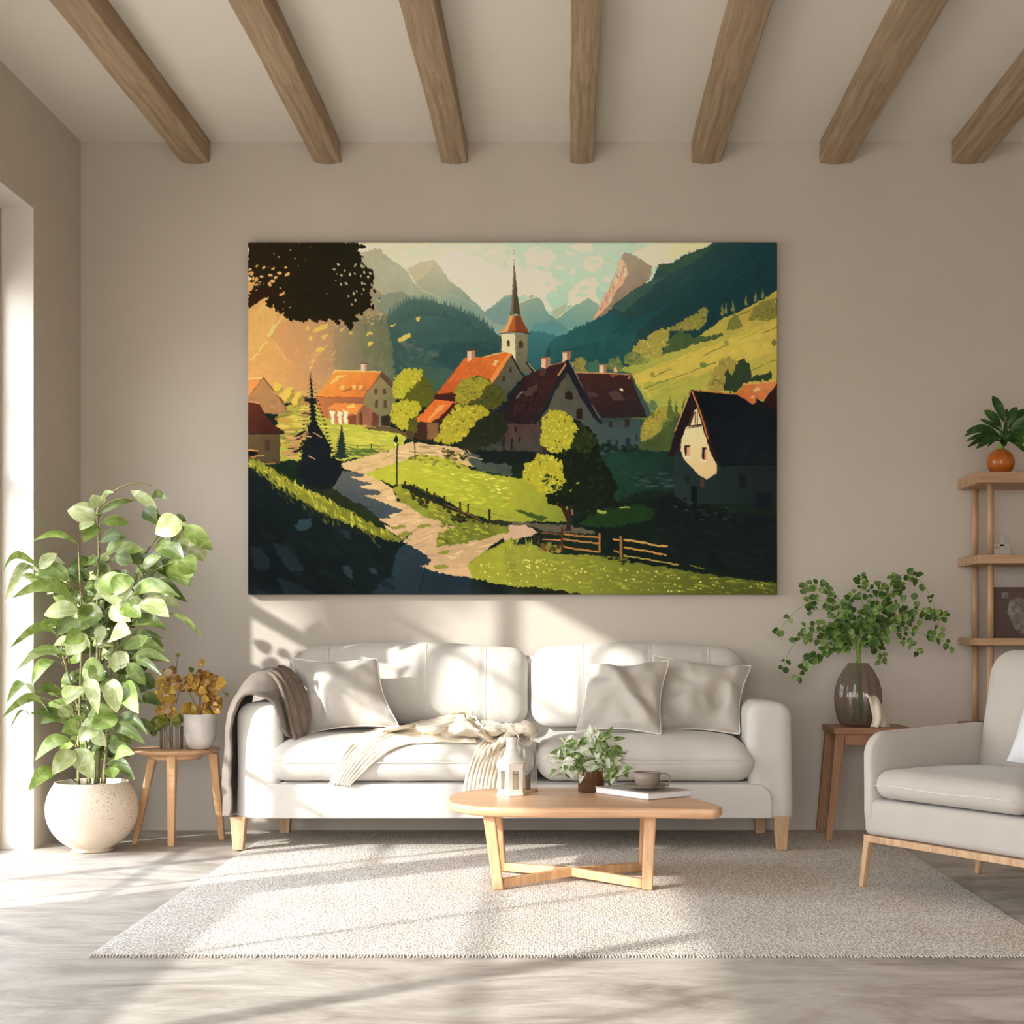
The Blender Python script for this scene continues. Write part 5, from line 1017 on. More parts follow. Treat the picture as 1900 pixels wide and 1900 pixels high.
for k in range(22):
    x = 861+76*k/21; p = hit(x, 1463, .03); tube(mb, [p, p+Vector((random.uniform(-.003, .003), -.001, -.012)), p+Vector((random.uniform(-.006, .006), 0, -.024))], .0025, 5)
f_ = obj('fringe', mb, M['knit'], th); f_['kind'] = 'stuff'
# ============================================================ coffee table
ZT = .30
def onz(px, py, z): d = (.9-z)*F/(py-1175); return ((px-1050)*d/F, d)
ct = thing('coffee_table', 'low light oak coffee table with crossed stretchers, in front of the sofa', 'table', (.02, 5.45, RZ))
op = [(829, 1482), (838, 1473), (862, 1467), (905, 1463), (980, 1461.5), (1080, 1461.5), (1160, 1462), (1206, 1464), (1258, 1474), (1318, 1488), (1336, 1494), (1340, 1498), (1330, 1501.5), (1295, 1501.5), (1180, 1499.5), (1050, 1499), (950, 1498.5), (890, 1496.5), (852, 1492), (834, 1488)]
pl = [onz(x, y, ZT) for x, y in op]; loop = [(p.x, p.y) for p in crom([Vector((x, y, 0)) for x, y in pl+[pl[0]]], 120)][:-1]
cx = sum(p[0] for p in loop)/len(loop); cy = sum(p[1] for p in loop)/len(loop)
def off(l, e):
    r = []
    for i, (x, y) in enumerate(l):
        ax, ay = l[i-1]; bx_, by_ = l[(i+1) % len(l)]; tx, ty = bx_-ax, by_-ay; L = math.hypot(tx, ty) or 1; nx_, ny_ = ty/L, -tx/L
        if (x-cx)*nx_+(y-cy)*ny_ < 0: nx_, ny_ = -nx_, -ny_
        r.append((x+nx_*e, y+ny_*e))
    return r
vs = []; fs = []; lv = [(-.03, -.036), (-.012, -.0345), (-.004, -.028), (0, -.018), (0, -.008), (-.003, -.0025), (-.009, 0)]
for e, z in lv: vs += [(x, y, ZT+z) for x, y in off(loop, e)]
n = len(loop)
for i in range(len(lv)-1):
    for k in range(n): fs.append((i*n+k, i*n+(k+1) % n, (i+1)*n+(k+1) % n, (i+1)*n+k))
fs.append(tuple(range(n-1, -1, -1))); fs.append(tuple((len(lv)-1)*n+k for k in range(n)))
mb = MB(); mb.add(vs, fs); 
tt = obj('tabletop', mb, M['oakx'], ct)
for p in tt.data.polygons:
    if len(p.vertices) > 4: p.use_smooth = False
LG = {'fl': ((907, 1513, 5.28), (925, 1652, 5.27)), 'fr': ((1207, 1513, 5.28), (1198, 1655, 5.26))}
def leg4(a, b, w1, w2, dy1=.022, dy2=.018):
    mb = MB(); a = Vector(a); b = Vector(b)
    return hexa(mb, [(b.x-w2, b.y-dy2, b.z), (b.x+w2, b.y-dy2, b.z), (b.x+w2, b.y+dy2, b.z), (b.x-w2, b.y+dy2, b.z)], [(a.x-w1, a.y-dy1, a.z), (a.x+w1, a.y-dy1, a.z), (a.x+w1, a.y+dy1, a.z), (a.x-w1, a.y+dy1, a.z)])
zt = ZT-.033; xl, xr = -.235, .283; cxm, cym = .022, 5.45
feet = [(xl, 5.27), (xr, 5.26), (xl-.006, 5.66), (xr+.008, 5.66)]; tops = [(-.270, 5.30), (.296, 5.30), (-.262, 5.62), (.300, 5.62)]
for (fx, fy), (tx, ty) in zip(feet, tops):
    obj('leg', leg4((tx, ty, zt), (fx, fy, RZ), .021, .0185), M['oaklegs'], ct, None, .006, 0, 0, 3)
for (fx, fy) in feet:
    mb = MB(); a = Vector((fx, fy, 0)); b = Vector((cxm, cym, 0)); d = (b-a).normalized(); s = d.cross(Vector((0, 0, 1)))*.011; a = a+d*.016
    hexa(mb, [a-s+Vector((0, 0, RZ+.004)), b-s+Vector((0, 0, .024)), b+s+Vector((0, 0, .024)), a+s+Vector((0, 0, RZ+.004))], [a-s+Vector((0, 0, .042)), b-s+Vector((0, 0, .056)), b+s+Vector((0, 0, .056)), a+s+Vector((0, 0, .042))])
    obj('stretcher', mb, M['oaklegs'], ct, None, .003)
# --- lantern
lx, ly = onz(949, 1475, ZT); Z0 = ZT+.0008
lan = thing('candle_lantern', 'white metal candle lantern with slotted sides, left on the coffee table', 'lantern', (lx, ly, Z0))
sc = 1/505.0; R = .054; a0 = math.radians(22)
def hexpt(r, k, n=6): a = a0+2*math.pi*k/n; return (lx+r*math.cos(a), ly+r*math.sin(a))
mb = MB(); prism(mb, [hexpt(R+.003, k) for k in range(6)], Z0, Z0+.010); obj('base_plate', mb, M['lantern'], lan, None, .001)
mb = MB(); prism(mb, [hexpt(R+.002, k) for k in range(6)], Z0+.108, Z0+.118); obj('top_ring', mb, M['lantern'], lan, None, .001)
mb = MB()
for k in range(6):
    a, b = Vector((*hexpt(R, k), 0)), Vector((*hexpt(R, k+1), 0)); nn = Vector(((a+b).x/2-lx, (a+b).y/2-ly, 0)).normalized()*.003
    for f0, f1, z0_, z1_ in ((0, .27, .01, .108), (.73, 1, .01, .108), (.27, .73, .01, .024), (.27, .73, .092, .108)):
        p, q = a.lerp(b, f0), a.lerp(b, f1); hexa(mb, [p+Vector((0, 0, Z0+z0_)), q+Vector((0, 0, Z0+z0_)), q-nn+Vector((0, 0, Z0+z0_)), p-nn+Vector((0, 0, Z0+z0_))], [p+Vector((0, 0, Z0+z1_)), q+Vector((0, 0, Z0+z1_)), q-nn+Vector((0, 0, Z0+z1_)), p-nn+Vector((0, 0, Z0+z1_))])
obj('side_panels', mb, M['lantern'], lan)
mb = MB(); lathe(mb, (lx, ly, Z0), [(.0, .012), (.030, .012), (.031, .015), (.031, .075), (.0, .08)], 24); obj('candle', mb, M['candle'], lan)
mb = MB(); lathe(mb, (lx, ly, Z0), [(.056, .118), (.050, .128), (.036, .138), (.030, .146), (.028, .160), (.022, .165), (.019, .19), (.019, .205), (.022, .207), (.022, .212), (.0, .214)], 32); obj('roof', mb, M['lantern'], lan)
mb = MB(); tube(mb, [(lx+.028*math.cos(t), ly-.004, Z0+.205+.03*math.sin(t)) for t in [math.pi*k/16 for k in range(17)]], .0022, 8); obj('handle', mb, M['lantern'], lan)
# glass cloche behind it
gx, gy = onz(972, 1471, ZT)
cl = thing('glass_cloche', 'clear glass bell cloche just behind the white lantern', 'cloche', (gx+.0, gy+.06, Z0))
gx, gy = cl.location.x, cl.location.y
mb = MB(); lathe(mb, (gx, gy, Z0), [(.048, .006), (.048, .12), (.046, .16), (.038, .195), (.022, .215), (.0, .222)], 36, 0, True, 0, 0, False); obj('glass_dome', mb, M['clear'], cl)
mb = MB(); lathe(mb, (gx, gy, Z0), [(.0, .0), (.052, .0), (.052, .006), (.0, .007)], 36); obj('wooden_base', mb, M['oak'], cl)
mb = MB(); lathe(mb, (gx, gy, Z0+.222), [(.004, -.001), (.004, .006), (.009, .010), (.009, .016), (.0, .02)], 16); obj('knob', mb, M['clear'], cl)
mb = MB(); lathe(mb, (gx+.008, gy-.01, Z0+.0075), [(.0, 0), (.016, 0), (.016, .05), (.0, .052)], 20); obj('dark_candle', mb, M['dark'], cl)
# --- amber glass with bouquet
ax_, ay_ = onz(1097, 1469, ZT)
am = thing('amber_glass_vase', 'small amber glass tumbler vase in the middle of the coffee table', 'vase', (ax_, ay_, Z0))
mb = MB(); lathe(mb, (ax_, ay_, Z0), [(.0, .0), (.046, .0), (.0495, .004), (.0505, .08)], 40, 0, True, .012, 12, False); obj('vase_body', mb, M['amber'], am)
mb = MB(); lathe(mb, (ax_, ay_, Z0), [(.0, .009), (.044, .009), (.045, .045), (.0, .046)], 30); obj('water', mb, glass('amber_water', 'a87858', .1), am)
bq = thing('bouquet', 'loose bouquet of white and green variegated leaves in the amber tumbler', 'flowers', (ax_, ay_, Z0+.012))
st = MB(); lf = MB(); rnd = random.Random(5)
FT = lambda x, y, d: P(800+x/3.393, 1300+y/3.393, d)
for k in range(60):
    a = rnd.uniform(-math.pi*.12, math.pi*1.12) if k > 14 else rnd.uniform(0, math.pi); rr = rnd.uniform(.35, 1)**.7
    ex = 1000+math.cos(a)*250*rr; ey = 360-math.sin(a)*185*rr
    if k % 9 == 0: ex = rnd.choice([760, 800, 820, 1220, 1200, 1180]); ey = rnd.uniform(430, 500)
    d = ay_+rnd.uniform(-.09, .10); tip = FT(ex, ey, d); b0 = Vector((ax_+rnd.uniform(-.02, .02), ay_+rnd.uniform(-.02, .02), Z0+.014)); m_ = Vector((ax_+(tip.x-ax_)*.3, ay_+(tip.y-ay_)*.3, Z0+.10))
    c = crom([b0, m_, tip], 8); tube(st, c, [.0014, .0009], 5, 0)
    for j in range(10):
        f = rnd.uniform(.42, 1); p = c[int(f*8)]; ang = rnd.uniform(0, 6.28); L = rnd.uniform(.03, .062)
        q = p+Vector((math.cos(ang)*L, rnd.uniform(-.6, .6)*L, math.sin(ang)*L*.9+.006)); leaf(lf, p, q, L*rnd.uniform(.3, .5), 0 if rnd.random() < .40 else 1, .1, None, .2, .8, 0, 5)
obj('stems', st, M['stem'], bq); obj('leaves', lf, [M['bouqG'], M['bouqW']], bq)
# --- book, saucer, cup
fcx, fcy = onz(1203, 1485, ZT); u_ = Vector((.161, .125, 0)).normalized(); w_ = Vector((-u_.y, u_.x, 0)); a = Vector((fcx, fcy, Z0))
bk = thing('book', 'pale hardback book lying on the right of the coffee table under the saucer', 'book', a+u_*.1+w_*.15)
def slab(mb, o, U, W, l, w, z0, z1, ins=0):
    q = [o+U*ins+W*ins, o+U*(l-ins)+W*ins, o+U*(l-ins)+W*(w-ins), o+U*ins+W*(w-ins)]; return hexa(mb, [p+Vector((0, 0, z0)) for p in q], [p+Vector((0, 0, z1)) for p in q])
mb = MB(); slab(mb, a, u_, w_, .206, .305, .0, .003); slab(mb, a, u_, w_, .206, .305, .0215, .0245); obj('cover', mb, M['book'], bk, None, .0008)
mb = MB(); slab(mb, a, u_, w_, .206, .305, .003, .0215, .003); obj('pages', mb, M['pages'], bk)
d = 5.55; cxp = (1201-1050)*d/F; zs = Z0+.0250
sa = tag(obj('saucer', lathe(MB(), (cxp-.006, d, zs), [(.0, 0), (.032, 0), (.05, .006), (.086, .0155), (.088, .0175), (.085, .0175), (.05, .009), (.0, .007)], 48), M['cup']), 'taupe stoneware saucer lying on the pale book', 'saucer')
cu = thing('cup', 'taupe stoneware cup standing on the saucer', 'cup', (cxp, d, zs+.0095)); zc = zs+.0095
mb = MB(); lathe(mb, (cxp, d, zc), [(.0, 0), (.034, 0), (.040, .004), (.047, .03), (.050, .054), (.047, .054), (.044, .03), (.036, .008), (.0, .006)], 48); obj('cup_body', mb, M['cup'], cu)
mb = MB(); tube(mb, crom([(cxp+.046, d, zc+.048), (cxp+.066, d-.004, zc+.050), (cxp+.082, d-.006, zc+.038), (cxp+.080, d-.006, zc+.018), (cxp+.070, d-.004, zc+.005)], 18), .003, 8); obj('handle', mb, M['cup'], cu)
# ============================================================ left side table
sdt = thing('side_table', 'small oak three-legged side table left of the sofa, holding golden foliage', 'table', P(322, 1568, 6.42))
zt = .405; tcx, tcy = (325-1050)*6.47/F, 6.47
mb = MB(); lathe(mb, (tcx, tcy, zt), [(.0, -.022), (.150, -.022), (.182, -.012), (.190, -.004), (.190, 0), (.0, 0)], 64); o = obj('tabletop', mb, M['oakx'], sdt)
mb = MB(); lathe(mb, (tcx, tcy, zt), [(.0, -.044), (.105, -.044), (.125, -.022), (.0, -.022)], 48); obj('apron', mb, M['oakx'], sdt)
for (tx, ty, bx_, by_, w1, w2) in ((285, 6.43, 250, 6.44, .017, .011), (319, 6.36, 318, 6.38, .020, .014), (396, 6.50, 412, 6.58, .020, .012)):
    obj('leg', leg4(((tx-1050)*ty/F, ty, zt-.02), ((bx_-1050)*by_/F, by_, 0), w1, w2, w1, w2), M['oaklegs'], sdt, None, .003)
zz = zt+.0008
gv = thing('ribbed_tumbler', 'ribbed clear glass tumbler holding golden leaves, on the left side table', 'glass', ((318-1050)*6.42/F, 6.42, zz)); gx, gy = gv.location.x, gv.location.y
mb = MB(); lathe(mb, (gx, gy, zz), [(.0, .0), (.042, .0), (.046, .003), (.046, .100)], 108, 0, True, .035, 18, False); obj('tumbler_body', mb, M['clear'], gv)
mb = MB()
for k in range(12): a_ = 2*math.pi*(k+.3)/12; tube(mb, [(gx+.0462*math.cos(a_), gy+.0462*math.sin(a_), zz+.004), (gx+.0462*math.cos(a_), gy+.0462*math.sin(a_), zz+.099)], .0022, 6)
obj('ribs', mb, glass('rib_glass', 'a8998a', .25), gv)
mb = MB(); tube(mb, [(gx+.044*math.cos(t), gy+.044*math.sin(t), zz+.101) for t in [2*math.pi*k/40 for k in range(41)]], .0022, 6); obj('rim', mb, M['clear'], gv)
cp = thing('ceramic_pot', 'rounded marbled grey ceramic pot with golden foliage, on the left side table', 'pot', ((371-1050)*6.43/F, 6.43, zz)); px_, py_ = cp.location.x, cp.location.y
mb = MB(); lathe(mb, (px_, py_, zz), [(.0, 0), (.034, 0), (.048, .008), (.060, .03), (.067, .06), (.069, .1), (.069, .148), (.066, .152), (.062, .148), (.062, .12), (.0, .118)], 56); obj('pot_body', mb, M['ceramic'], cp)
mb = MB(); lathe(mb, (px_, py_, zz+.119), [(.0, 0), (.061, 0), (.0, .006)], 30); obj('soil', mb, M['soil'], cp)
def GT(x, y, d): return P(230+x/4.525, 1180+y/4.525, d)
def foliage(name, label, cat, root, specs, arcs, seed, extra):
    rnd = random.Random(seed); t = thing(name, label, cat, root); st = MB(); lf = MB()
    for path in arcs:
        c = crom([root]+[GT(x, y, root.y+dd) for x, y, dd in path], 14); tube(st, c, [.0022, .0012], 5)
    for (x, y, r, m) in specs:
        d = root.y+rnd.uniform(-.05, .05); p = GT(x, y, d); L = r/4.525*d/F*1.5
        for q in range(1 if r < 30 else 2):
            a = rnd.uniform(0, 6.28); v = Vector((math.cos(a), rnd.uniform(-.3, .3), math.sin(a)))*L; off_ = Vector((rnd.uniform(-.3, .3)*L, rnd.uniform(-.01, .01), rnd.uniform(-.3, .3)*L))*(1 if q else 0)
            leaf(lf, p-v*.5+off_, p+v*.5+off_, L*rnd.uniform(.75, .95), m, .06, Vector((rnd.uniform(-.5, .5), -1, rnd.uniform(-.4, .6))), .22, .6, 0, 6)
    for (cx_, cy_, rx_, ry_, n_, ms) in extra:
        for k in range(n_):
            a = rnd.uniform(0, 6.28); rr = math.sqrt(rnd.random()); x = cx_+rx_*rr*math.cos(a); y = cy_+ry_*rr*math.sin(a); d = root.y+rnd.uniform(-.05, .06); p = GT(x, y, d); L = rnd.uniform(.022, .042)
            b = rnd.uniform(0, 6.28); v = Vector((math.cos(b), rnd.uniform(-.5, .5), math.sin(b)))*L; leaf(lf, p-v*.5, p+v*.5, L*rnd.uniform(.6, .9), rnd.choice(ms), .1, Vector((rnd.uniform(-.8, .8), -1, rnd.uniform(-.6, .8))), .25, .6, 0, 5)
    obj('stems', st, M['stembrown'], t); obj('leaves', lf, [M['gold'], M['bronze'], M['pink'], M['olive']], t); return t
foliage('golden_foliage', 'golden and peach dried leaves standing in the ribbed glass tumbler', 'foliage', Vector((gx, gy, zz+.008)),
        [(320, 370, 62, 0), (375, 300, 50, 2), (390, 340, 60, 2), (430, 420, 50, 2), (350, 530, 70, 0), (395, 640, 64, 0), (305, 600, 44, 0), (330, 470, 56, 0), (330, 660, 70, 0), (450, 160, 26, 3), (460, 690, 62, 3), (440, 720, 50, 3), (330, 730, 80, 3), (250, 760, 60, 3), (235, 800, 44, 3), (400, 540, 55, 0), (350, 600, 60, 2), (300, 480, 50, 0), (470, 420, 44, 1)],
        [[(360, 800, 0), (360, 600, 0), (390, 400, 0), (380, 260, 0)], [(380, 780, 0), (430, 500, 0), (440, 300, 0), (450, 160, 0)], [(350, 760, 0), (310, 600, 0), (320, 370, 0)], [(340, 760, 0), (280, 740, 0), (235, 800, 0)], [(400, 760, 0), (440, 560, .02), (480, 420, .02)]], 21,
        [(350, 560, 75, 140, 54, (0, 0, 2, 0, 1)), (400, 380, 75, 100, 30, (2, 0, 2, 1)), (300, 740, 80, 50, 14, (3, 3, 0))])
foliage('golden_foliage', 'bronze and golden dried leaves arching from the marbled ceramic pot', 'foliage', Vector((px_, py_, zz+.125)),
        [(660, 230, 34, 0), (640, 250, 26, 0), (560, 280, 30, 3), (640, 320, 50, 1), (520, 390, 56, 1), (560, 370, 50, 0), (600, 390, 55, 1), (680, 400, 60, 1), (740, 440, 55, 1), (815, 395, 56, 0), (800, 430, 40, 0), (865, 495, 28, 3), (750, 520, 60, 0), (800, 580, 40, 0), (700, 590, 44, 1), (735, 650, 50, 0), (560, 610, 76, 0), (600, 620, 60, 0), (630, 480, 48, 1), (700, 350, 50, 1), (760, 600, 40, 1), (780, 640, 36, 0), (670, 460, 50, 0), (500, 430, 50, 1), (770, 480, 44, 0), (745, 690, 36, 1)],
        [[(620, 620, 0), (560, 500, 0), (510, 400, 0)], [(640, 620, 0), (650, 450, 0), (650, 320, 0), (660, 240, 0)], [(650, 620, 0), (700, 480, 0), (780, 440, 0), (865, 495, 0)], [(640, 620, 0), (620, 420, .02), (560, 285, .02)], [(660, 620, 0), (740, 540, -.03), (790, 600, -.03)]], 22,
        [(680, 400, 110, 80, 70, (1, 1, 0, 1)), (740, 590, 70, 90, 34, (0, 1)), (550, 400, 80, 60, 30, (0, 1, 2))])
# ============================================================ big plant
pcx, pcy = (171-1050)*6.24/F, 6.24
pot = thing('round_planter', 'large round speckled cream clay planter on the floor by the glazed door', 'planter', (pcx, pcy, 0))
mb = MB(); prof = [(.0, 0), (.072, 0), (.085, .004)]
for k in range(1, 22):
    a = -math.pi/2*.80+ (math.pi/2*.80+.62)*k/21; prof.append((.186*math.cos(a), .176+.178*math.sin(a)))
prof += [(.150, .287), (.146, .288), (.142, .284), (.144, .262), (.0, .258)]
lathe(mb, (pcx, pcy, 0), prof, 72); obj('planter_body', mb, M['pot'], pot)
mb = MB(); lathe(mb, (pcx, pcy, .259), [(.0, .0), (.143, .0), (.1, .008), (.0, .012)], 40); obj('soil', mb, M['soil'], pot)
bp = thing('potted_plant', 'tall leafy variegated green plant in the round clay planter', 'plant', (pcx, pcy, .27))
def LT(x, y, d):
    px = x/2.64; d = min(d, 2.165*F/(1050-px)) if px < 160 else d
    return P(px, 880+y/2.64, d)
st = MB(); rnd = random.Random(3)
canes = [[(385, 1520), (385, 1300), (395, 1000), (400, 700), (385, 380)], [(430, 1520), (450, 1200), (445, 900), (445, 830)], [(465, 1520), (480, 1200), (490, 900), (505, 700), (515, 560)], [(510, 1515), (525, 1260), (540, 980), (560, 820)],
         [(480, 1515), (478, 1100), (478, 600), (485, 400), (480, 250), (472, 190)], [(500, 1515), (560, 1100), (620, 700), (700, 420), (775, 300)], [(440, 1515), (410, 1250), (340, 1000), (300, 860)]]
for i, c in enumerate(canes):
    pts = crom([LT(x, y, 6.22+.03*(i % 3)) for x, y in c], 24); tube(st, pts, [.0075, .0035] if i not in (4,) else [.0085, .003], 8)
lf = MB()
A_, B_, C_ = 0, 1, 2      # pale, fresh, deep
LV = [((485,160),(452,100),72,A_),((485,165),(560,90),26,B_),((470,215),(330,178),85,A_),((460,230),(390,275),60,A_),((500,235),(632,243),48,B_),((475,245),(408,335),66,B_),((385,345),(165,325),34,B_),((490,330),(620,310),50,C_),((520,385),(622,335),54,B_),
 ((480,195),(660,125),34,C_),((770,172),(640,80),44,A_),((735,140),(822,122),36,C_),((705,168),(770,232),62,C_),((850,205),(912,230),30,C_),((895,235),(760,290),100,A_),((880,225),(830,335),105,A_),((800,215),(740,240),60,B_),((900,258),(1005,428),104,A_),((895,256),(1040,370),70,B_),
 ((775,335),(900,420),90,C_),((850,400),(930,550),112,B_),((880,420),(960,480),90,B_),((700,440),(600,352),56,C_),((560,372),(705,372),54,C_),((650,430),(560,400),60,C_),((700,400),(800,470),70,C_),((760,400),(850,520),70,C_),((700,460),(790,400),50,C_),
 ((340,515),(190,452),72,B_),((195,465),(278,388),54,A_),((190,450),(15,478),30,B_),((190,485),(22,632),44,A_),((160,470),(60,560),36,B_),((330,520),(150,510),52,B_),((350,600),(150,540),50,B_),((340,600),(60,606),52,B_),((200,560),(40,600),40,B_),((300,570),(232,590),52,A_),
 ((385,665),(215,690),78,A_),((375,740),(205,735),46,B_),((380,650),(260,600),50,B_),((400,720),(280,790),60,C_),((565,482),(565,645),150,A_),((500,500),(600,600),90,B_),((640,500),(540,600),80,B_),
 ((650,540),(915,625),74,C_),((650,555),(885,660),74,A_),((690,620),(828,700),84,A_),((650,520),(830,500),76,A_),((660,480),(820,475),50,B_),((640,600),(880,600),60,B_),((830,680),(992,798),26,C_),
 ((640,740),(820,762),56,C_),((640,720),(780,720),50,B_),((540,680),(700,620),84,A_),((600,640),(690,700),86,B_),((540,650),(640,720),80,A_),((495,700),(395,670),112,B_),((480,650),(400,760),100,B_),((425,785),(325,885),94,A_),((410,780),(320,830),70,B_),((300,822),(50,850),40,B_),
 ((350,780),(270,740),40,C_),((320,880),(130,885),32,B_),((300,905),(78,962),36,A_),((260,910),(155,1033),56,B_),((380,860),(300,890),40,B_),((600,850),(815,872),58,B_),((620,835),(800,805),40,C_),((640,905),(832,918),38,B_),((640,930),(792,985),38,C_),((625,925),(712,1032),60,C_),
 ((540,800),(640,780),100,A_),((550,770),(600,860),90,A_),((590,870),(560,970),76,A_),((500,740),(490,830),50,A_),((620,870),(560,960),70,A_),((515,975),(400,960),104,B_),((500,960),(440,1010),80,B_),((430,1000),(480,1175),62,A_),((560,1000),(572,1168),92,A_),((520,1000),(540,1100),60,A_),((610,1020),(680,1172),88,B_),((620,1050),(700,1120),60,C_),((690,1100),(792,1132),48,C_),
 ((395,1040),(325,1130),92,A_),((360,1180),(238,1120),76,B_),((340,1180),(290,1130),60,A_),((280,1075),(180,1070),44,C_),((165,1080),(35,1117),44,B_),((270,1085),(268,1030),50,B_),((330,1220),(150,1170),46,C_),((250,1195),(10,1190),42,B_),((150,1188),(50,1245),12,C_),
 ((430,1180),(580,1200),90,B_),((570,1180),(450,1250),90,B_),((440,1180),(500,1260),100,A_),((580,1185),(722,1275),46,C_),((540,1237),(712,1322),50,C_),((390,1240),(300,1262),74,B_),((470,1255),(390,1310),78,A_),((460,1270),(520,1330),60,A_),
 ((350,1300),(172,1402),66,B_),((365,1355),(258,1470),78,A_),((275,1450),(138,1552),60,B_),((370,1345),(450,1492),84,A_),((530,1330),(648,1355),56,C_),((560,1395),(662,1370),50,B_),((525,1418),(662,1500),50,C_),((545,1435),(552,1492),56,B_),((530,1305),(580,1292),32,B_)]
for (b, t, w, m) in LV:
    d = 6.18+rnd.uniform(-.16, .10); db = d+rnd.uniform(-.02, .06); B = LT(*b, db); T = LT(*t, d+rnd.uniform(-.08, .04))
    W = w/2.64*d/F*1.27; longish = (T-B).length > W*2.2
    leaf(lf, B, T, W, m, .16 if longish and T.z <= B.z+.06 else .05, Vector((rnd.uniform(-.35, .35), -1, rnd.uniform(-.1, .5))), .13, .78, 0, 9, .44)
    j = min(range(len(canes)), key=lambda q: min(abs(b[0]-x)+abs(b[1]-y)*.6 for x, y in canes[q])); c = min(canes[j], key=lambda q: abs(q[1]-b[1]-60))
    if abs(b[0]-c[0]) < 260: 
        s0 = LT(c[0]+rnd.uniform(-4, 4), b[1]+40+abs(b[0]-c[0])*.3, 6.24); tube(st, crom([s0, (s0+B)/2+Vector((0, 0, .012)), B], 6), [.0026, .0018], 5)
# thin arching shoots at the top
tube(st, crom([LT(472, 200, 6.24), LT(500, 130, 6.22), LT(590, 65, 6.2), LT(670, 43, 6.2), LT(745, 56, 6.2)], 16), [.006, .002], 6)
tube(st, crom([LT(478, 215, 6.24), LT(520, 150, 6.22), LT(600, 118, 6.2), LT(665, 127, 6.2)], 12), [.005, .0025], 6)
tube(st, crom([LT(700, 400, 6.22), LT(760, 320, 6.2), LT(800, 250, 6.2), LT(900, 256, 6.18)], 10), [.004, .002], 6)
for k in range(190):
    y = rnd.uniform(420, 1380); x = rnd.gauss(520 if y < 700 else 470, 105 if y < 1250 else 50); x = max(300, min(800, x)); d = 6.24+rnd.uniform(-.02, .16); a = rnd.uniform(-.5, 3.64); L = rnd.uniform(70, 130)
    B = LT(x, y, d); T = LT(x+math.cos(a)*L, y-math.sin(a)*L*.5+20, d+rnd.uniform(-.06, .08)); leaf(lf, B, T, rnd.uniform(44, 84)/2.64*d/F, rnd.choice((1, 2, 2, 0)), .12, None, .14, .65, 0, 7)
obj('canes', st, M['cane'], bp); obj('leaves', lf, [M['ficusL'], M['ficusM'], M['ficusD']], bp)
# ============================================================ right stool with vase
sx0 = (1540-1050)*6.62/F; sw = .34
stl = thing('plant_stand', 'square brown oak stand between the sofa and the armchair, under the smoked vase', 'table', (sx0+sw/2, 6.62, 0))
zt = .492; ys0, ys1 = 6.50, 6.80
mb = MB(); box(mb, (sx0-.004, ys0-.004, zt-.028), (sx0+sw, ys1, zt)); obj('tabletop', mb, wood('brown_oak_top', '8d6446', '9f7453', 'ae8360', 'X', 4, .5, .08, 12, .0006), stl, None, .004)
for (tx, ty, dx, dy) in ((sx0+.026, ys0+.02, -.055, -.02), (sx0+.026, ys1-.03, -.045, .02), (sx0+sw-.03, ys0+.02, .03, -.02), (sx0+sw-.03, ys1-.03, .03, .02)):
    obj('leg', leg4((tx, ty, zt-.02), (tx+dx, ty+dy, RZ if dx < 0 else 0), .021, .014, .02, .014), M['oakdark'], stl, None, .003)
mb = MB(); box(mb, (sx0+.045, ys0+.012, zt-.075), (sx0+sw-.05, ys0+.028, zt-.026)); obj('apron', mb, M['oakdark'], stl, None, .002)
vx, vy, vz = (1594-1050)*6.60/F, 6.62, zt+.0008
va = thing('smoked_glass_vase', 'ribbed smoky glass vase holding leafy branches, on the brown oak stand', 'vase', (vx, vy, vz))
prof = [(.0, .0), (.060, .0), (.074, .006), (.088, .03), (.099, .075), (.103, .12), (.100, .16), (.088, .205), (.066, .245), (.048, .268), (.043, .277)]
mb = MB(); lathe(mb, (vx, vy, vz), prof, 112, 0, True, .035, 14, False); obj('vase_body', mb, M['smoke'], va)
eb = thing('eucalyptus_branches', 'arching branches of small round green leaves in the smoky ribbed vase', 'foliage', (vx, vy, vz+.02))
ET = lambda x, y, d: P(1420+x/2.969, 1040+y/2.969, d)
BR = [[(470,300),(380,190),(280,135),(200,155)], [(440,300),(300,220),(180,270),(70,390)], [(400,410),(260,400),(150,470),(100,585)], [(440,430),(330,490),(230,560),(175,645)], [(535,300),(530,180),(525,85)],
      [(600,300),(680,180),(740,150),(700,90)], [(620,300),(710,110),(790,80),(870,130),(925,240),(960,370)], [(640,350),(800,270),(900,290),(990,310)], [(640,400),(800,395),(950,425),(1055,495)], [(640,420),(760,440),(845,505)],
      [(420,330),(340,270),(240,280)], [(430,390),(330,360),(215,370)], [(560,380),(600,250),(640,130)], [(470,380),(450,250),(510,160)], [(600,420),(700,350),(820,320)], [(580,440),(640,520),(640,555)], [(430,470),(360,480),(290,530)], [(600,330),(680,250),(820,220)],
      [(560,300),(600,210),(560,140)], [(400,370),(330,430),(180,420)], [(640,380),(720,300),(890,330)], [(460,320),(400,230),(350,200)]]
st = MB(); lf = MB(); rnd = random.Random(8)
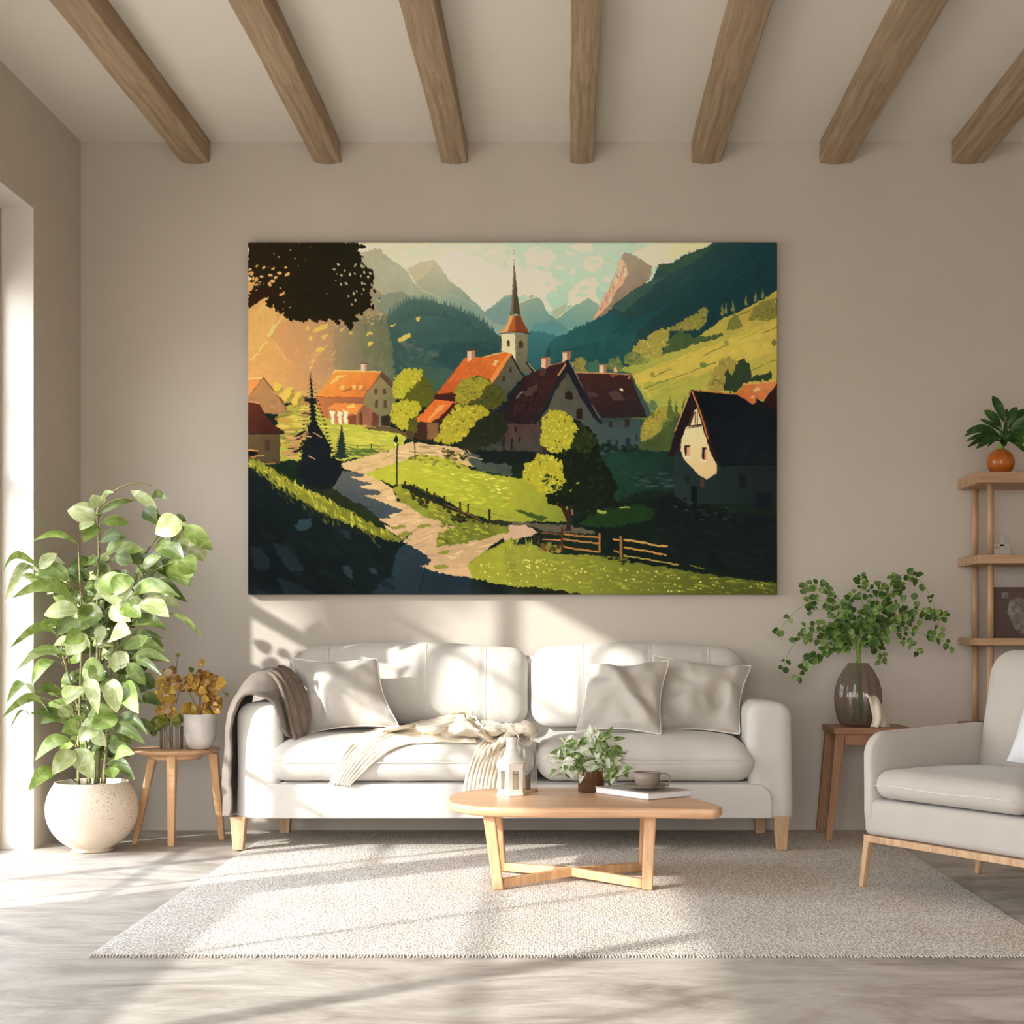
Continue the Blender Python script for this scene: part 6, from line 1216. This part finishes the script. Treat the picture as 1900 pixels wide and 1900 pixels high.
for i, b in enumerate(BR):
    dd = rnd.uniform(-.10, .10); pts = [Vector((vx+rnd.uniform(-.03, .03), vy+rnd.uniform(-.02, .02), vz+.02)), Vector((vx+rnd.uniform(-.012, .012), vy+rnd.uniform(-.01, .01), vz+.285)), ET(505+(b[0][0]-505)*.3, 500+(b[0][1]-500)*.5, vy+dd*.3)]+[ET(x, y, vy+dd*(k+1)/len(b)) for k, (x, y) in enumerate(b)]
    c = crom(pts, 46); c = c[:2]+c[2:]; tube(st, c, [.0026, .0010], 5)
    start = int(46*(2.2/(len(pts)-1))); nleaf = 0
    for k in range(start, 47):
        if rnd.random() < .58:
            p = c[k]; dirv = (c[min(k+1, 46)]-c[max(k-1, 0)]).normalized()
            for sgn in (1, -1):
                if rnd.random() < .2: continue
                side = dirv.cross(Vector((0, -1, rnd.uniform(-.5, .5)))).normalized()*sgn; L = rnd.uniform(.026, .052)*(1.1-.35*k/46)
                q = p+(side*.8+dirv*.5+Vector((0, rnd.uniform(-.6, .6), -.15))).normalized()*L; leaf(lf, p+(q-p)*.1, q, L*rnd.uniform(.6, .85), 0 if rnd.random() < .6 else 1, .05, Vector((rnd.uniform(-.7, .7), -1, rnd.uniform(-.4, .9))), .12, .55, 0, 5)
obj('stems', st, M['stem'], eb); obj('leaves', lf, [M['eucD'], M['eucL']], eb)
# linen cloth spilling from behind the vase
np_ = thing('linen_cloth', 'small cream linen cloth draped beside the smoky vase on the oak stand', 'cloth', P(1630, 1350, 6.52))
mb = MB(); patch(mb, rows_px([[(1604, 1290, 6.52), (1612, 1300, 6.50), (1617, 1318, 6.50), (1620, 1334, 6.50), (1615, 1349, 6.50)], [(1616, 1288, 6.54), (1626, 1300, 6.51), (1630, 1318, 6.49), (1632, 1334, 6.49), (1628, 1349, 6.50)],
                              [(1622, 1288, 6.58), (1634, 1304, 6.56), (1637, 1322, 6.55), (1640, 1338, 6.53), (1640, 1349, 6.53)], [(1620, 1296, 6.64), (1636, 1312, 6.64), (1640, 1328, 6.62), (1646, 1340, 6.6), (1652, 1349, 6.58)]]), 30, 24, lambda u, v, p: .005*math.sin(v*16+u*3)+ns(p, 20, .004))
obj('cloth_fold', mb, M['napkin'], np_, None, 0, 0, .003)
# ============================================================ shelf unit
sh = thing('shelf_unit', 'open oak shelf unit with round posts against the right of the back wall', 'shelf', (2.27, 6.72, 0))
X0s, X1s, yf_, yb_ = 1.79, 2.75, 6.545, 6.893
for z1_, t_ in ((1.602, .048), (1.241, .038), (.879, .032), (.50, .032), (.12, .032)):
    mb = MB(); box(mb, (X0s, yf_, z1_-t_), (X1s, yb_, z1_)); obj('shelf_board', mb, M['shelf'], sh, None, .003)
zs_ = [(0, .088), (.12, .468), (.50, .847), (.879, 1.203), (1.241, 1.554)]
for x in (1.862, 2.68):
    for y in (6.62, 6.865):
        for a, b in zs_: mb = MB(); lathe(mb, (x, y, a), [(.0145, 0), (.0145, b-a)], 24); obj('post', mb, M['shelfpost'], sh)
ox, oy, oz = (1857-1050)*6.66/F, 6.66, 1.6028
ov = thing('round_vase', 'round burnt orange glazed vase on top of the shelf unit', 'vase', (ox, oy, oz))
mb = MB(); pr = [(.0, 0), (.040, 0)]+[(.0605*math.cos(a), .052+.0605*math.sin(a)) for a in [-.95+k*(2.3)/16 for k in range(17)]]+[(.010, .112), (.0, .10)]
lathe(mb, (ox, oy, oz), pr, 48); obj('vase_body', mb, M['orange'], ov)
ap = thing('strap_leaf_plant', 'dark green strap-leaved plant sprouting from the round orange vase', 'plant', (ox, oy, oz+.113))
ST_ = lambda x, y, d: P(1750+x/3.654, 720+y/3.654, d)
lf = MB(); LVS = [((415,235),(333,52),62,0),((395,270),(278,150),66,0),((428,255),(498,128),60,0),((395,335),(152,298),58,-.05),((390,325),(138,326),34,-.08),((390,345),(152,362),34,.05),((385,355),(165,402),36,-.08),((390,360),(222,412),46,-.12),((440,280),(560,140),52,.03),((450,290),(575,200),52,-.05),
 ((450,310),(580,275),34,-.08),((430,330),(530,360),34,-.1),((430,355),(560,440),42,-.1),((430,340),(620,330),44,-.06),((430,330),(640,260),50,0),((430,350),(610,400),44,-.1),((425,200),(432,140),24,.05),((440,300),(640,190),44,.04),((400,300),(250,210),30,.1),((395,345),(300,400),30,-.14)]
for (b, t, w, dd) in LVS:
    leaf(lf, ST_(*b, 6.66+dd*.3), ST_(*t, 6.66+dd), w/3.654*6.66/F*1.1, 0, .12 if t[1] > 250 else .02, Vector((random.uniform(-.3, .3), -1, .35)), .12, .6, 0, 9, .55)
    lf_ = None
    leaf(lf, ST_(405, 395, 6.66), ST_(b[0], b[1], 6.66+dd*.3), .02, 0, 0, None, .1, .4, 0, 4)
obj('leaves', lf, [M['shelfleaf']], ap); mb = MB(); tube(mb, [(ox, oy, oz+.108), (ox+.002, oy, oz+.13), (ox+.004, oy, oz+.16)], [.014, .011], 10); obj('stem', mb, M['stem'], ap)
# glass arch ornament
dx_, dy_, dz_ = (1857-1050)*6.70/F, 6.70, 1.2418
go = thing('glass_dome_ornament', 'small clear glass dome ornament on the middle shelf', 'ornament', (dx_, dy_, dz_))
mb = MB(); n = 20; arc = [(-.042, 0)]+[(-.042*math.cos(math.pi*k/n), .055+.042*math.sin(math.pi*k/n)) for k in range(n+1)]+[(.042, 0)]; tube(mb, [(dx_+x, dy_, dz_+.003+z) for x, z in arc], .004, 8); obj('arch', mb, M['clear'], go)
mb = MB(); pts = [(dx_+x*.86, dz_+z*.92) for x, z in arc]; hexa(mb, [(x, dy_-.018, z) for x, z in pts], [(x, dy_+.018, z) for x, z in pts]); obj('dome_body', mb, M['clear'], go)
mb = MB(); box(mb, (dx_-.008, dy_-.02, dz_), (dx_+.008, dy_-.0185, dz_+.09)); box(mb, (dx_-.036, dy_-.02, dz_+.044), (dx_+.036, dy_-.0185, dz_+.052)); box(mb, (dx_-.036, dy_-.022, dz_), (dx_+.036, dy_-.0195, dz_+.03)); obj('cross_bars', mb, plain('frosted_glass', 'b5aca2', 'c4bcb2', .3, 9), go)
# dark picture with a pale relief
d = 6.72; x0, x1 = (1844-1050)*d/F, (1844-1050)*d/F+.27; z0 = .8798; z1 = z0+.225
fp = thing('framed_picture', 'dark brown square picture with a pale stone relief, leaning on the lower shelf', 'picture', ((x0+x1)/2, d, z0))
mb = MB(); box(mb, (x0, d, z0), (x1, d+.02, z1)); obj('panel', mb, M['picture'], fp, None, .002)
mb = MB()
for a, b in (((x0, z0), (x1, z0+.006)), ((x0, z1-.006), (x1, z1)), ((x0, z0), (x0+.006, z1)), ((x1-.006, z0), (x1, z1))): box(mb, (a[0], d-.004, a[1]), (b[0], d, b[1]))
obj('frame', mb, plain('dark_wood_frame', '3e2d27', '4a362e', .5, 9), fp)
mb = MB(); pts = []; c0 = Vector((x0+.125, z0+.095, 0)); N = 26
vs = [(c0.x, d-.012, c0.y)]; fs = []
for r_ in (.5, .85, 1):
    for k in range(N):
        a = 2*math.pi*k/N; rr = (.078+noise.noise(Vector((math.cos(a)*2, math.sin(a)*2, 1)))*.012)*r_; x = rr*math.cos(a)*.78; z = rr*math.sin(a)*1.08
        vs.append((c0.x+x*.95-z*.25, d-(.014 if r_ < .6 else .010 if r_ < .9 else .0005)-abs(noise.noise(Vector((x*90, z*90, 0))))*.004*(r_ < .9), c0.y+z))
for k in range(N): fs.append((0, 1+k, 1+(k+1) % N))
for j in range(2):
    for k in range(N): fs.append((1+j*N+k, 1+(j+1)*N+k, 1+(j+1)*N+(k+1) % N, 1+j*N+(k+1) % N))
mb.add(vs, fs); box(mb, (x0+.035, d-.0012, z1-.05), (x0+.065, d-.0002, z1-.022), 0); obj('relief', mb, M['stone'], fp)
# ============================================================ armchair
Fx, Fy = 1.040, 5.330; U = Vector((.532, -.847, 0)); V = Vector((.847, .532, 0))
def AW(p): return Vector((Fx, Fy, 0))+U*p[0]+V*p[1]+Vector((0, 0, p[2]))
ch = thing('armchair', 'pale taupe upholstered armchair with thin oak frame legs, at the right edge', 'armchair', AW((.4, .35, RZ)))
W_ = .80
def sb(name, lo, hi, r, n=20, de=None, mat='chair', parent=ch):
    mb = MB(); softbox(mb, lo, hi, r, n, de, 0, AW); return obj(name, mb, M[mat], parent)
def nd(a=.004, f=5): return lambda u, v, w, p: p+Vector((noise.noise(p*f), noise.noise(p*f+Vector((5, 0, 0))), noise.noise(p*f+Vector((0, 9, 0)))))*a
sb('base', (.01, .005, .192), (W_-.01, .62, .318), (.02, .02, .025), 22, nd(.002))
def armd(u, v, w, p):
    q = p.copy(); q.z += .012*max(0, w)*v; q.x += .003*noise.noise(p*5); return q
for s0, s1 in ((0, .068), (W_-.068, W_)): sb('armrest', (s0, 0, .19), (s1, .64, .562), (.022, .085, .085), 24, armd)
def bkd(u, v, w, p):
    q = p.copy(); q.y += (w+1)*.045; q.y -= .02*(1-u*u)*(1-w*w)*max(0, -v); q.x *= (1-.02*(w+1)*.5); q += Vector((0, noise.noise(p*4)*.006, 0)); return q
sb('backrest', (.055, .475, .32), (W_-.055, .60, .838), (.09, .055, .09), 30, bkd)
def cud(u, v, w, p):
    q = p.copy(); t = max(0, w); q.z += .022*(1-u*u)*(1-v*v)*t+noise.noise(p*4)*.004*t; return q
sb('seat_cushion', (.070, -.018, .325), (W_-.070, .49, .422), (.05, .05, .045), 30, cud)
pb = MB(); pts = []
for k in range(41):
    t = k/40; pts.append(AW((.095+(W_-.19)*t, -.0205, .372+.002*math.sin(t*9))))
tube(pb, pts, .0016, 5); obj('piping', pb, M['pipe'], ch)
mb = MB()
for lo, hi in (((.01, .005, .166), (W_-.01, .03, .190)), ((.01, .6, .166), (W_-.01, .62, .190)), ((.01, .03, .166), (.035, .6, .190)), ((W_-.035, .03, .166), (W_-.01, .6, .190))):
    x0_, y0_, z0_ = lo; x1_, y1_, z1_ = hi; hexa(mb, [AW((x, y, z0_)) for x, y in ((x0_, y0_), (x1_, y0_), (x1_, y1_), (x0_, y1_))], [AW((x, y, z1_)) for x, y in ((x0_, y0_), (x1_, y0_), (x1_, y1_), (x0_, y1_))])
obj('leg_frame', mb, M['oak'], ch, None, .002)
for (s_, v_, ds, dv) in ((.022, .018, -.018, -.012), (W_-.022, .018, .018, -.012), (.022, .600, -.03, .0), (W_-.022, .600, .03, .0)):
    z_ = RZ if (s_ < .1 and v_ < .1) or (s_ > .5 and v_ < .1) else 0
    mb = MB(); a = (s_, v_, .168); b = (s_+ds, v_+dv, z_); hexa(mb, [AW((b[0]+i*.010, b[1]+j*.010, b[2])) for i, j in ((-1, -1), (1, -1), (1, 1), (-1, 1))], [AW((a[0]+i*.013, a[1]+j*.013, a[2])) for i, j in ((-1, -1), (1, -1), (1, 1), (-1, 1))])
    obj('leg', mb, M['oak'], ch, None, .003)
wp = thing('throw_pillow', 'white rounded throw pillow on the armchair, cut by the right photo edge', 'pillow', AW((.52, .36, .44)))
c = AW((.50, .40, .55)); e1 = (U*.9+Vector((0, 0, -.15))).normalized()*.15; e2 = Vector((0, 0, 1))*.115+V*.05
mb = MB(); e = pillow(mb, [c-e1+e2+Vector((0, 0, -.01)), c+e1+e2, c+e1-e2, c-e1-e2], .13, 24, .004, 9); obj('pillow_body', mb, M['white'], wp)
# ============================================================ added sun-blocking tree outside the glazed door, and the terrace
def sun_block_tree():
    """unseen tree added to block the sun; crown shaped to keep the canvas unlit"""
    rnd = random.Random(4); cc = []; OUT = Vector((-1, -.781, .57))
    for k in range(9):                                      # crown clumps along the sun's path towards the top of the glazed door
        yw = 5.28+.86*k/8; zl = 2.30-.70*k/8
        for z in (zl+.20, zl+.46, zl+.72):
            if z < 2.6: cc.append(Vector((-2.35, yw, z))+OUT*(3.0+rnd.uniform(-.3, .3)))
    c0 = sum(cc, Vector())/len(cc); root = Vector((c0.x, c0.y-.1, -.06)); t = thing('sun_block_tree', 'added leafy tree outside the glazed door, shaped to block sun from the canvas', 'tree', root); st = MB(); lf = MB()
    tube(st, crom([root, root+Vector((.05, .02, 1.6)), root+Vector((0, .1, 3.0)), c0], 16), [.07, .03], 8)
    for c in cc:
        tube(st, crom([root+Vector((0, .1, 2.8)), (root+Vector((0, .1, 2.8))+c)/2+Vector((0, 0, .15)), c], 6), [.02, .006], 5)
        for j in range(95):
            v = Vector((rnd.gauss(0, 1), rnd.gauss(0, 1), rnd.gauss(0, 1))); p = c+v.normalized()*.17*rnd.random()**.45; b = Vector((rnd.gauss(0, 1), rnd.gauss(0, 1), rnd.gauss(0, .6))).normalized()*rnd.uniform(.07, .12)
            leaf(lf, p, p+b, .06, 0, .1, Vector((-rnd.random(), rnd.uniform(-1, 1), .6)), .1, .7, 0, 4)
    obj('trunk', st, M['stembrown'], t); obj('leaves', lf, [M['foliage_out']], t)
sun_block_tree()
mb = MB(); box(mb, (-14, -6, -.12), (XL-WT-.2, 16, -.06)); obj('terrace', mb, plain('terrace_stone', 'b5aa9c', 'c2b8aa', .9, 3), None, 'structure')
# ============================================================ light, world, camera
az, el = math.radians(38), math.radians(24.2)
sd = bpy.data.lights.new('sun', 'SUN'); sd.energy = SUN_E; sd.angle = math.radians(1.1); sd.color = (1, .965, .91)
so = bpy.data.objects.new('sun', sd); C.objects.link(so)
dirv = Vector((math.cos(az)*math.cos(el), math.sin(az)*math.cos(el), -math.sin(el))); so.rotation_euler = dirv.to_track_quat('-Z', 'Y').to_euler(); so.location = (-8, -3, 6)
w = bpy.data.worlds.new('sky'); bpy.context.scene.world = w; w.use_nodes = True; bg = w.node_tree.nodes['Background']; bg.inputs[0].default_value = (.98, .985, 1.0, 1); bg.inputs[1].default_value = SKY_E
wn = w.node_tree; wtc = wn.nodes.new('ShaderNodeTexCoord'); wsp = wn.nodes.new('ShaderNodeSeparateXYZ'); wn.links.new(wtc.outputs['Generated'], wsp.inputs[0])
wr = wn.nodes.new('ShaderNodeValToRGB'); we = wr.color_ramp.elements; we[0].position = .0; we[0].color = (.42, .38, .33, 1); we[1].position = .06; we[1].color = (1, .985, .96, 1); e3 = we.new(.7); e3.color = (.78, .86, 1, 1)
wn.links.new(wsp.outputs[2], wr.inputs[0]); wn.links.new(wr.outputs[0], bg.inputs[0])
for (nm, x, yc, zc, sy, sz) in (('sky_portal', XL-WT-.02, 5.2, 1.35, 2.1, 2.65), ('sky_portal', XL-WT-.02, 1.7, 1.16, 4.6, 1.0)):
    pl_ = bpy.data.lights.new(nm, 'AREA'); pl_.shape = 'RECTANGLE'; pl_.size = sy; pl_.size_y = sz; pl_.cycles.is_portal = True
    po = bpy.data.objects.new(nm, pl_); C.objects.link(po); po.location = (x, yc, zc); po.rotation_euler = (math.radians(90), 0, math.radians(-90))
pl_ = bpy.data.lights.new('sky_portal', 'AREA'); pl_.shape = 'RECTANGLE'; pl_.size = 3.1; pl_.size_y = 2.6; pl_.cycles.is_portal = True
po = bpy.data.objects.new('sky_portal', pl_); C.objects.link(po); po.location = (-.35, YB-.22, 1.3); po.rotation_euler = (math.radians(90), 0, 0)
cam = bpy.data.cameras.new('camera'); co_ = bpy.data.objects.new('camera', cam); C.objects.link(co_)
cam.sensor_width = 36; cam.sensor_fit = 'HORIZONTAL'; cam.lens = F/1900*36; cam.shift_x = -100/1900; cam.shift_y = 225/1900; cam.clip_start = .05
co_.location = (0, 0, .9); co_.rotation_euler = (math.radians(90), 0, 0); bpy.context.scene.camera = co_
s = bpy.context.scene; s.view_settings.view_transform = 'Standard'; s.view_settings.look = 'None'; s.view_settings.gamma = 1; s.cycles.transparent_max_bounces = 32; s.view_settings.use_curve_mapping = False; s.view_settings.exposure = EXPO
